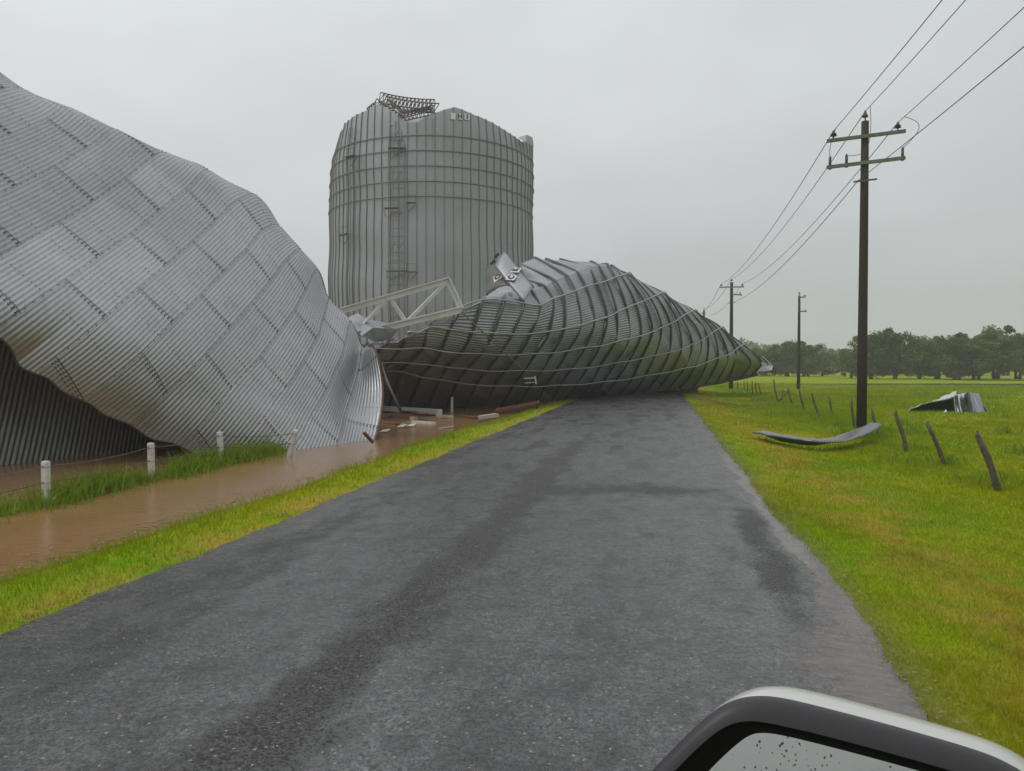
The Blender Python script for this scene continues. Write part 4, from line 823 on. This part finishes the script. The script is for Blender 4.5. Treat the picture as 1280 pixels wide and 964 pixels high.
for k, nm in (((0, 0), 'left pin of the distant pole'), ('top', 'top of the distant pole'), ((0, 1), 'right pin of the distant pole')):
    b = A3['top'] if k == 'top' else np.array(A2[k])-np.array(P2)+np.array(P3)
    wire('far line running on from the %s to the last pole' % nm, A2[k], b, .7, .02)
def jumper(a, b, out_, parent, base):
    a, b = np.asarray(a), np.asarray(b); t = np.linspace(0, 1, 12); q = a+(b-a)*t[:, None]+np.asarray(out_)*np.sin(math.pi*t)[:, None]; mb = MB(base); mb.tube(q, .010, 5); mb.build('jumper_wire', M_CABLE, parent, True)
pb = np.array(P1)
jumper(A1[(0, 0)]+[0, -.4, 0], A1[(1, 0)], (-.10, -.1, -.1), near_pole, pb)
jumper(A1['top']+[0, -.6, 0], A1[(1, 1)], (.25, -.1, -.55), near_pole, pb)
jumper(A1[(0, 1)]+[.05, -.5, .02], A1[(1, 2)], (.42, -.1, .12), near_pole, pb)

# ------------------------------------------------------------------ fences
white_lab = ['white fence post nearest the viewer, standing in the flood water at far left', 'second white fence post from the left, weeds around its foot', 'third white fence post, in the thick weeds under the torn bin wall', 'white fence post leaning to the right against the bin wall', 'lone white post in the flood water before the crushed bin']
wp = [((-9.78, 10.77), .70, (0, 0)), ((-9.79, 13.43), .73, (-.02, 0)), ((-9.80, 15.9), .74, (-.05, .0)), ((-9.12, 17.6), .66, (.34, -.10)), ((-9.87, 35.9), .72, (0, 0))]
wtops = []
for (p_, h, ln), lab in zip(wp, white_lab):
    b = np.array([p_[0], p_[1], -.6]); tp = np.array([p_[0]+ln[0], p_[1]+ln[1], WATER+h]); mb = MB(b)
    d = unit(tp-b); x_ = unit(np.cross(d, [0, 1., 0])); y_ = np.cross(x_, d); w = .047
    ring = [b+x_*w*i+y_*w*j for i, j in ((-1, -1), (1, -1), (1, 1), (-1, 1))]+[tp-d*.02+x_*w*i+y_*w*j for i, j in ((-1, -1), (1, -1), (1, 1), (-1, 1))]+[tp+x_*w*.75*i+y_*w*.75*j for i, j in ((-1, -1), (1, -1), (1, 1), (-1, 1))]
    mb.add(ring, [(0, 1, 5, 4), (1, 2, 6, 5), (2, 3, 7, 6), (3, 0, 4, 7), (4, 5, 9, 8), (5, 6, 10, 9), (6, 7, 11, 10), (7, 4, 8, 11), (8, 9, 10, 11)])
    root = thing('fence_post', lab, 'fence post', b, 'white fence posts in the flood'); mb.build('post_shaft', M_POSTW, root)
    mb = MB(b)
    for z_ in (.10, .36): mb.tube([tp-d*z_+x_*.05*np.clip(1.4*math.cos(a), -1, 1)+y_*.05*np.clip(1.4*math.sin(a), -1, 1) for a in np.linspace(0, 6.28, 17)], .0035, 4, False)
    mb.build('wire_tie', M_WIRE, root); wtops.append((tp, d))
def fwire(label, a, b, sag):
    t = np.linspace(0, 1, 16); a, b = np.asarray(a), np.asarray(b); q = a+(b-a)*t[:, None]; q[:, 2] -= sag*4*t*(1-t); mb = MB(a); mb.tube(q, .008, 4); tag(mb.build('fence_wire', M_WIRE, None, True), label, 'fence wire', 'slack wires of the white-post fence')
pre = (wtops[0][0]+np.array([-.05, -3.0, .0]), wtops[0][1])
names = ['before the nearest white post', 'between first and second white posts', 'between second and third white posts', 'from third white post to the leaning one']
for k, (a, b) in enumerate(((pre, wtops[0]), (wtops[0], wtops[1]), (wtops[1], wtops[2]), (wtops[2], wtops[3]))):
    fwire('upper slack fence wire '+names[k], a[0]-a[1]*.08, b[0]-b[1]*.08, .06); fwire('lower slack fence wire '+names[k], a[0]-a[1]*.34, b[0]-b[1]*.34, .05)

rf = [((1248, 612), (1222, 543), .062, 'thick weathered fence post leaning left, nearest at the right edge'),
      ((1180, 580), (1160, 530), .05, 'second grey fence post from the right edge, leaning left'),
      ((1133, 564), (1120, 516), .058, 'dark brown fence post just right of the near utility pole'),
      ((1098, 546), (1090, 513), .05, 'fence post right behind the near utility pole, leaning left'),
      ((1067, 535), (1065, 501), .05, 'upright fence post just left of the near utility pole'),
      ((1041, 519), (1036, 497), .04, 'thin pale fence post set back behind the fence line'),
      ((1023, 521), (1015, 492), .05, 'fence post leaning left, second left of the near utility pole'),
      ((1005, 514), (999, 487), .05, 'fence post in front of the thin field pole'),
      ((991, 508), (985, 486), .05, 'fence post left of the field pole with a fallen brace against it'),
      ((978, 505), (978, 488), .03, 'thin stake beside the braced fence post'),
      ((972, 503), (967, 475), .05, 'tall leaning fence post at the near end of the distant row'),
      ((952, 495), (948, 480), .05, 'distant fence post leaning left, rightmost of the row under the bin tip'),
      ((946, 494), (944.5, 478), .05, 'distant fence post, second from right under the bin tip'),
      ((941, 492.5), (940, 477), .045, 'distant fence post, third from right under the bin tip'),
      ((935, 490), (934, 477), .045, 'distant fence post, fourth from right under the bin tip'),
      ((931, 489), (930, 477), .045, 'distant fence post, fifth from right under the bin tip'),
      ((922, 487), (922, 478), .05, 'small farthest fence post under the bin tip')]
for (b_, t_, r_, lab) in rf:
    b = gp(*b_, -.18); d = (b-_eye)@_fw; tp = at(t_[0], t_[1], d-.1); root = thing('fence_post', lab, 'fence post', b, 'old wooden fence posts in the field')
    mb = MB(b); n_ = 6; t = np.linspace(-.12, 1, n_); q = b+(tp-b)*t[:, None]+np.stack([.018*np.sin(t*5+b[0]*3), .02*np.cos(t*4+b[1]), t*0], -1)
    mb.tube(q, r_*(1.05-.22*t+.08*np.sin(t*9+b[1])), 7); mb.build('post_shaft', M_OLDWOOD, root, True)
    mb = MB(b); mb.tube([tp-[0, 0, .03], tp+[.02*math.sin(b[1]*7), 0, .07]], [r_*.7, r_*.25], 5); mb.build('split_end', M_OLDWOOD, root)
bb = gp(974, 504, -.15); mb = MB(bb); dd = (bb-_eye)@_fw; mb.tube([at(972, 503, dd), at(979, 496, dd), at(986, 488, dd)], [.05, .045, .04], 6); tag(mb.build('fallen_brace', M_OLDWOOD, None, True), 'crooked branch-like brace slanting between two old fence posts', 'brace')

# ------------------------------------------------------------------ loose debris
def bent_strip(name, label, path, w, h, m, ribs=2):
    path = np.asarray(path, float); o_ = path.mean(0); n = 60
    lat_t = np.linspace(0, len(path)-1, n); i = np.clip(lat_t.astype(int), 0, len(path)-2); f_ = (lat_t-i)[:, None]
    pad = np.concatenate([2*path[:1]-path[1:2], path, 2*path[-1:]-path[-2:-1]]); wv = cr_w(lat_t-i); q = sum(wv[:, k:k+1]*pad[i+k] for k in range(4))
    T = unit(np.gradient(q, axis=0)); S = unit(np.cross(T, [0, 0, 1.])); tt = np.linspace(0, 1, 13)
    pu = np.interp(tt, [0, .12, .30, .34, .9, 1], [-.5, -.46, -.34, -.30, .42, .5]); pv = np.interp(tt, [0, .12, .30, .34, .9, 1], [0, .5, .96, 1., .8, .55])
    tw = .5*np.sin(lat_t*.9)[:, None]
    prof_a = pu*w; prof_b = h*pv
    P = q[:, None]+S[:, None]*(prof_a[None]*(1-.1*tw))[..., None]+np.array([0, 0, 1.])*(prof_b[None]*(1+.3*tw)+.25*prof_a[None]*tw)[..., None]
    P += np.array([0, 0, 1.])*(.012*np.abs(np.sin(lat_t*2.9))+.01*np.abs(np.sin(lat_t*1.3+1)))[:, None, None]
    idx = np.arange(n*13).reshape(n, 13); f = np.stack([idx[:-1, :-1], idx[:-1, 1:], idx[1:, 1:], idx[1:, :-1]], -1).reshape(-1, 4)
    root = thing(name, label, 'metal sheet', o_); o = link('sheet', mesh('sheet', P.reshape(-1, 3)-o_, f, m, False), root); sm = o.modifiers.new('thickness', 'SOLIDIFY'); sm.thickness = .012
    for k in (0,):
        mb = MB(o_); mb.tube(P[:, k], .010, 5); mb.build('folded_edge', M_BRIGHT, root, True)
    return root
g = lambda px, py, z: gp(px, py, z)
bent_strip('verge_strip', 'long bent strip of bin metal lying in the verge grass up to the near pole', [gp(x_, y_, z_) for x_, y_, z_ in ((949, 546, .0), (965, 550.5, .0), (992, 555, -.01), (1018, 558, -.02), (1042, 556.5, -.02), (1064, 549.5, .0), (1080, 543, .06), (1093, 536, .16))], .40, .17, metal('dented_strip', (.21, .22, .245), .32, dirt_amt=.35, var=.05))
# crumpled sheet out in the field; shade and sky light put into fold colours
fo = gp(1185, 521, -.1); root = thing('crumpled_sheet', 'crumpled metal sheet, shaded folds coloured dark and lit folds silver, lying in the open field at right', 'metal sheet', fo)
def fold(name, q, m):
    c = [at(*k) for k in q]; t = np.linspace(0, 1, 15); A, B = np.meshgrid(t, t)
    P = (1-B)[..., None]*((1-A)[..., None]*c[0]+A[..., None]*c[1])+B[..., None]*((1-A)[..., None]*c[3]+A[..., None]*c[2]); nn = unit(np.cross(c[1]-c[0], c[3]-c[0]))
    P = P+nn*(.035*np.sin(A*math.pi*2*5)+.08*np.sin(B*3.1+A*2)*np.sin(A*5))[..., None]; idx = np.arange(225).reshape(15, 15); f = np.stack([idx[:-1, :-1], idx[:-1, 1:], idx[1:, 1:], idx[1:, :-1]], -1).reshape(-1, 4)
    o = link(name, mesh(name, P.reshape(-1, 3)-fo, f, m, True), root); sm = o.modifiers.new('thickness', 'SOLIDIFY'); sm.thickness = .015; return o
fold('shaded_fold', [(1131, 514.5, 35.2), (1192, 494, 34.6), (1195, 520, 36.2), (1134, 517, 36.4)], M_STIFF)
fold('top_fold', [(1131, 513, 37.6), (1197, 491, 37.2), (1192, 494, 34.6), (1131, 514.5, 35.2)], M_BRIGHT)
fold('lit_fold', [(1192, 494, 34.6), (1207, 491, 35.6), (1208, 521, 34.2), (1195, 521, 34.3)], M_BRIGHT)
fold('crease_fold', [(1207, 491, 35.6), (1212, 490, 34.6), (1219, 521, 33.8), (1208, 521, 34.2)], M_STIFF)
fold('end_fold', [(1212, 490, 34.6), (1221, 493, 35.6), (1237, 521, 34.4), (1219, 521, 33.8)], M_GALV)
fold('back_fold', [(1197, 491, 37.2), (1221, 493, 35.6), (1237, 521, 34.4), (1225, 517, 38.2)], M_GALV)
fold('loose_lip', [(1172, 519, 34.6), (1184, 514, 34.4), (1183, 517, 34.1), (1170, 521, 34.4)], M_BRIGHT)
# torn pieces by the near pole foot
cr = crumple('torn_scrap', [at(1086, 541, 24.6), at(1096, 540, 24.2), at(1101, 545, 24.4), at(1092, 546, 24.0)], [(0, 1, 3), (1, 2, 3)], M_BRIGHT, None, at(1093, 543, 24.3), .012); tag(cr, 'small bright scrap of metal beside the near utility pole foot', 'scrap metal')
# timber, slats and scraps in the flood water in front of the crushed bin
def plank(label, a, b, w, h, m, name='plank', cat='plank'):
    mb = MB(a); mb.bar(a, b, w, h); return tag(mb.build(name, m), label, cat)
po = gp(640, 518, -.15); fr = thing('wooden_crate_side', 'red-brown slatted timber frame tilted up at the grass edge before the crushed bin', 'timber frame', po)
for k in range(4):
    mb = MB(po); a = at(612+k*2.5, 522-k*3.2, 35.5-k*.2); b = at(668+k*1.5, 508-k*1.6, 37.0-k*.2); mb.bar(a, b, .07, .12); mb.build('slat', M_PLANK, fr)
mb = MB(po); mb.bar(at(669, 512, 36.6), at(673, 502, 36.4), .14, .12); mb.build('end_batten', M_PLANK, fr)
W = WATER+.03
plank('long pale plank floating in front of the lone white post', gp(516, 527, W), gp(543, 529, W), .16, .07, M_POSTW)
plank('pale broken board lying right of the lone white post', gp(600, 522, W+.05), gp(621, 519, W+.12), .34, .14, M_PALE)
plank('brown board at the foot of the lone white post', gp(546, 520, W+.08), gp(566, 521, W+.02), .18, .12, M_PALE)
plank('dark beam half sunk behind the floating plank', gp(487, 519, W+.1), gp(522, 521, W+.05), .2, .16, M_PLANK)
plank('long grey beam lying under the crushed bin at left', gp(474, 510, W+.2), gp(550, 515, W+.15), .3, .22, M_TRUSS, 'beam', 'beam')
plank('thin dark batten beside the rim of the left bin', gp(474, 520, W+.12), gp(500, 517, W+.12), .15, .12, M_PLANK)
plank('reddish board slanting under the crushed bin right of the hanging pipe', gp(505, 514, W+.1), gp(532, 517, W+.3), .22, .06, M_PLANK)
plank('dark red board lying between the white post and the pale broken board', gp(572, 520, W), gp(598, 522, W+.04), .2, .08, M_PLANK)
plank('short red stick floating just left of the tilted timber frame', gp(598, 527, W), gp(612, 525, W+.03), .1, .06, M_PLANK)
plank('rust-brown board half under water beside the left bin rim', gp(476, 527, W), gp(497, 530, W+.02), .24, .06, M_PLANK)
plank('thin pale lath floating nearest the grass bank', gp(548, 536, W), gp(566, 533, W+.02), .07, .04, M_PALE)
plank('small pale block beside the dark sunken beam', gp(515, 523, W+.04), gp(520, 523, W+.06), .2, .14, M_PALE, 'block', 'debris')
for (px, py), lab in (((513, 533), 'white scrap floating left of the long plank'), ((501, 534), 'tiny pale scrap floating by the left bin rim'), ((480, 540), 'pale torn scrap at the water edge by the bin rim')):
    q = gp(px, py, W); cr = crumple('floating_scrap', [q+[-.16, 0, 0], q+[.12, -.1, .02], q+[.2, .1, .10], q+[-.05, .16, .06]], [(0, 1, 3), (1, 2, 3)], M_WHITE, None, q, .02); tag(cr, lab, 'debris')
mb = MB(at(468, 552, 21.2)); mb.bar(at(455, 541, 21.0), at(466, 553, 21.3), .07, .07); tag(mb.build('rusty_batten', M_RUST), 'short rusty batten leaning on the bright rim of the left bin', 'batten')
pa = [at(474, 440, 33), at(479, 462, 33), at(484, 478, 33), at(494, 500, 33.4), at(502, 516, 34)]
mb = MB(pa[0]); mb.tube(pa, [.02, .03, .06, .06, .06], 6); tag(mb.build('hanging_pipe', M_RING, None, True), 'thin pale pipe hanging down between the two collapsed bins', 'pipe')
q = [at(577, 390, 34.3), at(600, 412, 35.4), at(630, 440, 36.6), at(655, 463, 37.6), at(668, 474, 38.4)]
mb = MB(q[0]); mb.tube(q, .028, 5); tag(mb.build('stay_cable', M_ROPE, None, True), 'taut yellowish cable slanting down across the crushed bin from the truss end', 'cable')
q = [at(668, 474, 38.4), at(676, 487, 40.5), at(688, 503, 43)]
bo = at(664, 473, 38.2); br = thing('bracket', 'small broken bracket frame hanging at the end of the yellowish cable', 'bracket', bo)
mb = MB(bo); mb.bar(at(655, 473, 38.2), at(669, 472.5, 38.2), .05); mb.bar(at(656, 479, 38.2), at(668, 478, 38.2), .04); mb.build('crosspiece', M_TRUSS, br)
mb = MB(bo); mb.bar(at(669, 470, 38.2), at(670, 480, 38.2), .07); mb.build('upright', M_TRUSS, br)
mb = MB(bo); mb.tube(q, .02, 5); mb.build('cable_tail', M_ROPE, br)
# added dark strip standing in for a shadowy rut line in the verge
q = [gp(855, 494, .05), gp(880, 499, .03), gp(910, 505, .04), gp(935, 508, .05), gp(958, 504, .06)]
bent_strip('verge_strip', 'thin dark strip standing in for a shadowy rut in the verge grass below the bin tip', q, .16, .03, M_OLDWOOD)
# ------------------------------------------------------------------ trees
def leaf_mat(name, a, b, c_):
    s = Mat(name); p = s.pos(); n1 = s.noise(p, .55, 3, .6); n2 = s.noise(p, 3., 2)
    col = s.mix(s.range(n1, .36, .64), a, b); col = s.mix(s.range(n2, .55, .75, 0, .6), col, c_)
    s.set(Base_Color=col, Roughness=.6); tr = s.n('ShaderNodeBsdfTranslucent', {'Color': col}); mx = s.n('ShaderNodeMixShader', {0: .25, 1: s.b.outputs[0], 2: tr.outputs[0]}); s.t.links.new(mx.outputs[0], s.out.inputs[0])
    return s.m
LEAF = [leaf_mat('oak_leaves', (.05, .085, .014), (.10, .145, .022), (.17, .21, .035)), leaf_mat('oak_leaves_light', (.075, .12, .018), (.14, .19, .026), (.22, .265, .045))]
def make_tree(seed, h, w, trunks, m):
    q = np.random.default_rng(seed); mb = MB()
    tips = []
    for k in range(trunks):
        a = q.uniform(0, 6.28); b = np.array([math.cos(a), math.sin(a), 0])*.35*(trunks > 1); top = b*3+np.array([q.normal(0, .5), q.normal(0, .5), h*.55]); pts = [b+[0, 0, -.3], b*1.4+[0, 0, h*.15], b*2.2+[0, 0, h*.33], top]
        mb.tube(pts, [.30, .22, .17, .08], 7)
        for j in range(5):
            a2 = q.uniform(0, 6.28); st = pts[1]*(1-j/6)+pts[3]*(j/6); e_ = st+np.array([math.cos(a2)*w*.33, math.sin(a2)*w*.33, h*q.uniform(.12, .3)]); mb.tube([st, (st+e_)/2+[0, 0, .2], e_], [.11, .08, .03], 5); tips.append(e_)
    tv, tf = mb.v, mb.f
    nc = 60; cc = []
    for k in range(nc):
        a = q.uniform(0, 6.28); r_ = math.sqrt(q.random())*.5*w; zz = q.uniform(.13, 1.0); lim = math.sqrt(max(0.02, 1-((zz-.45)/.58)**2)); r_ *= lim
        cc.append((math.cos(a)*r_, math.sin(a)*r_, zz*h*.93*(1+.08*math.sin(3*a+seed)), q.uniform(.5, 1.25)*w*.11))
    cc = np.array(cc); nl = 130; ctr = np.repeat(cc[:, :3], nl, 0); rad = np.repeat(cc[:, 3], nl)
    d = unit(q.normal(size=(nc*nl, 3))); ctr = ctr+d*(rad*q.random(nc*nl)**.45)[:, None]*np.array([1.15, 1.15, .8])
    u_ = unit(q.normal(size=(nc*nl, 3))); v_ = unit(np.cross(u_, q.normal(size=(nc*nl, 3)))); sz = q.uniform(.10, .22, nc*nl)[:, None]
    V = np.stack([ctr-u_*sz, ctr+v_*sz*.6, ctr+u_*sz, ctr-v_*sz*.6], 1).reshape(-1, 3); F = np.arange(4*nc*nl).reshape(-1, 4)
    return mesh('trunk', tv, tf, M_BARK, True), mesh('crown', V, F, m)
protos = [make_tree(11, 7.2, 8.5, 2, LEAF[0]), make_tree(12, 6.6, 9.5, 3, LEAF[0]), make_tree(13, 7.4, 7.5, 2, LEAF[1]), make_tree(14, 6.2, 8.0, 1, LEAF[1])]
def tree(label, px, d, proto, sc, rz, grp):
    q = at(px, 457, d); root = thing('oak_tree', label, 'tree', (q[0], q[1], -.12), grp); root.rotation_euler.z = rz; root.scale = (sc[0], sc[0], sc[1])
    t_, c_ = protos[proto]; link('trunk', t_, root); link('crown', c_, root)
near_lab = ['leftmost oak of the right-hand grove, half hidden by the near pole', 'tall dense oak just right of the near utility pole', 'dark oak with several trunks right of the pole', 'oak with a ragged top in the left half of the grove', 'low spreading oak in the middle of the right-hand grove', 'oak above the crumpled field sheet with clustered trunks', 'paler oak right of the clustered trunks', 'tall pale green oak towards the right edge', 'dense oak near the right edge of the view', 'oak cut by the right edge of the view']
specs = [(1064, 126, 3, .75, .80), (1092, 119, 0, .98, 1.04), (1118, 117, 1, .85, 1.12), (1147, 122, 0, .82, .92), (1173, 118, 1, .92, .86), (1196, 112, 1, .90, .98), (1221, 116, 2, .95, .82), (1246, 119, 2, 1.1, 1.10), (1272, 117, 2, .9, .94), (1300, 119, 0, 1.05, 1.08)]
for k, ((px, d, pr, s1, s2), lab) in enumerate(zip(specs, near_lab)): tree(lab, px, d, pr, (s1, s2), k*1.7, 'oaks of the right-hand grove')
for k, ((px, d, pr, s1, s2), lab) in enumerate(zip([(958, 150, 3, 1.0, .92), (985, 148, 0, 1.1, .98), (1008, 146, 1, 1.05, .95), (1028, 150, 3, 1.05, .82), (1110, 160, 0, 1.2, 1.1), (1160, 165, 2, 1.2, 1.12), (1215, 158, 1, 1.2, 1.18), (1258, 162, 2, 1.2, 1.12)],
        ['oak right behind the torn tip of the crushed bin', 'round oak left of the thin field pole', 'oak right of the thin field pole', 'low oak at the right end of the distant left grove', 'farther oak filling the gap beside the near pole', 'farther oak behind the middle of the right-hand grove', 'farther oak rising behind the pale oaks', 'farther oak behind the right end of the grove'])): tree(lab, px, d, pr, (s1, s2), k*2.3+.5, 'oaks farther off')
# the wood on the skyline reads as one mass
n = 26000; q = np.random.default_rng(5)
ang_ = np.radians(q.uniform(-60, 48, n)); dist = q.uniform(285, 330, n); top = 9.2+1.6*np.sin(ang_*23)+1.1*np.sin(ang_*61+1)+.7*np.sin(ang_*140)
z = -.5+top*q.random(n)**.8; ctr = np.stack([dist*np.sin(ang_), dist*np.cos(ang_), z], -1); u_ = unit(q.normal(size=(n, 3))); v_ = unit(np.cross(u_, q.normal(size=(n, 3)))); sz = q.uniform(.5, 1.3, n)[:, None]
kind(link('distant_wood', mesh('distant_wood', np.stack([ctr-u_*sz, ctr+v_*sz*.7, ctr+u_*sz, ctr-v_*sz*.7], 1).reshape(-1, 3), np.arange(4*n).reshape(-1, 4), LEAF[0])), 'stuff', 'hazy belt of trees on the skyline')

# ------------------------------------------------------------------ wing mirror of the car the picture was taken from
MD = .64
outl = np.array([(800, 982), (826, 950), (858, 917), (886, 893), (909, 880), (936, 874), (975, 877), (1053, 896), (1131, 917), (1210, 940), (1256, 958), (1296, 985), (1322, 1030), (1332, 1110), (1322, 1200), (1270, 1250), (1120, 1262), (930, 1255), (830, 1225), (786, 1150), (778, 1060)], float)
m_ = len(outl); tt = np.arange(0, m_, .2); i = tt.astype(int); wv = cr_w(tt-i); ol = sum(wv[:, k:k+1]*outl[(i+k-1) % m_] for k in range(4))
def inset(p, a):
    t_ = unit(np.roll(p, -2, 0)-np.roll(p, 2, 0)); nrm = np.stack([-t_[:, 1], t_[:, 0]], -1); c_ = p.mean(0); sgn = np.sign(((c_-p)*nrm).sum(1).mean()); q_ = p+nrm*a*sgn
    for _ in range(3): q_ = .5*q_+.25*(np.roll(q_, 1, 0)+np.roll(q_, -1, 0))
    return q_
cmid = at(1060, 1060, MD); mirror = thing('wing_mirror', 'white and black car wing mirror beaded with rain at the bottom right corner', 'wing mirror', cmid)
fwd = unit(np.array([.40, .92, -.16]))
def ring(a, dep, shrink=1.0):
    p = inset(ol, a) if a else ol; base = np.array([at(x_, y_, MD) for x_, y_ in p]); c_ = base.mean(0); return c_+(base-c_)*shrink+fwd*dep
def loft(name, rings, m, close=False, parent=mirror):
    n_ = len(rings[0]); v = np.concatenate(rings)-cmid; f = [(r_*n_+k, r_*n_+(k+1) % n_, (r_+1)*n_+(k+1) % n_, (r_+1)*n_+k) for r_ in range(len(rings)-1) for k in range(n_)]
    if close: f.append(tuple((len(rings)-1)*n_+k for k in range(n_)))
    o = link(name, mesh(name, v, f, m, True), parent); return o
s = Mat('white_car_paint'); s.set(Base_Color=(.55, .56, .54), Roughness=.34, Coat_Weight=.6, Coat_Roughness=.08); sp = s.noise(s.pos(), 420., 2); s.bump(s.range(sp, .58, .66), .12, .002); M_CAP = s.m
s = Mat('black_mirror_plastic'); s.set(Base_Color=(.030, .028, .033), Roughness=.45); s.bump(s.noise(s.pos(), 900., 2), .05, .001); M_BEZ = s.m
s = Mat('mirror_glass'); s.set(Base_Color=(.54, .56, .55), Metallic=1.0, Roughness=.03); M_GLASS = s.m
s = Mat('rain_drop'); s.set(Base_Color=(.25, .26, .26), Roughness=.08, Metallic=.4, IOR=1.33); M_DROP = s.m
loft('cap', [ring(1.5, .014), ring(0, .020), ring(-2, .032), ring(-2, .05), ring(4, .072), ring(16, .095), ring(34, .113), ring(60, .126), ring(95, .134), ring(130, .137)], M_CAP, True)
loft('bezel', [ring(2, .022), ring(0, .012), ring(1, .004), ring(5, -.002), ring(14, -.008), ring(24, -.011)], M_BEZ)
s = Mat('gloss_black_rim'); s.set(Base_Color=(.008, .008, .009), Roughness=.7, Specular_IOR_Level=.12); loft('inner_rim', [ring(24, -.0112), ring(27, -.010), ring(34, -.003), ring(43, .010), ring(51, .024)], s.m)
gl = ring(47, .016); gl = gl+fwd*(.27*np.clip(gl[:, 2:]-gl[:, 2:].min(), 0, 1))[:, :1]-fwd*.0; loft('mirror_glass', [gl, gl.mean(0)+(gl-gl.mean(0))*.5, gl.mean(0)+(gl-gl.mean(0))*.02], M_GLASS, True)
mb = MB(cmid); q = np.random.default_rng(3); gn = unit(-fwd+np.array([0, 0, .27]))
for _ in range(260):
    a = q.integers(0, len(gl)); f_ = q.random()**.6*.97; c_ = gl.mean(0)+(gl[a]-gl.mean(0))*f_; r_ = q.uniform(.0003, .0012)
    x_ = unit(np.cross(gn, [0, 0, 1.])); y_ = np.cross(x_, gn)
    vs_ = []; 
    for lv, (rr, hh_) in enumerate(((1, .0), (.85, .3), (.45, .5))): vs_ += [c_+gn*(r_*hh_+.0003)+x_*r_*rr*math.cos(t_)+y_*r_*rr*1.15*math.sin(t_) for t_ in np.arange(8)*math.pi/4]
    mb.add(vs_, [(l*8+k, l*8+(k+1) % 8, (l+1)*8+(k+1) % 8, (l+1)*8+k) for l in range(2) for k in range(8)]+[tuple(16+k for k in range(8))])
kind(mb.build('rain_drops', M_DROP, mirror, True), 'stuff')

# ------------------------------------------------------------------ rain haze
hm = bpy.data.materials.new('rain_haze'); hm.use_nodes = True; ht = hm.node_tree
for n_ in list(ht.nodes): ht.nodes.remove(n_)
ho = ht.nodes.new('ShaderNodeOutputMaterial'); pv = ht.nodes.new('ShaderNodeVolumePrincipled')
pv.inputs['Color'].default_value = (.96, .97, .98, 1); pv.inputs['Density'].default_value = .0009; pv.inputs['Anisotropy'].default_value = 0.0
ht.links.new(pv.outputs[0], ho.inputs['Volume'])
mb = MB((0, 300, 20)); mb.box((0, 300, 20.), (1210, 1210, 44)); hz = mb.build('haze', hm); kind(hz, 'stuff', 'pale rain haze hanging over the whole place')
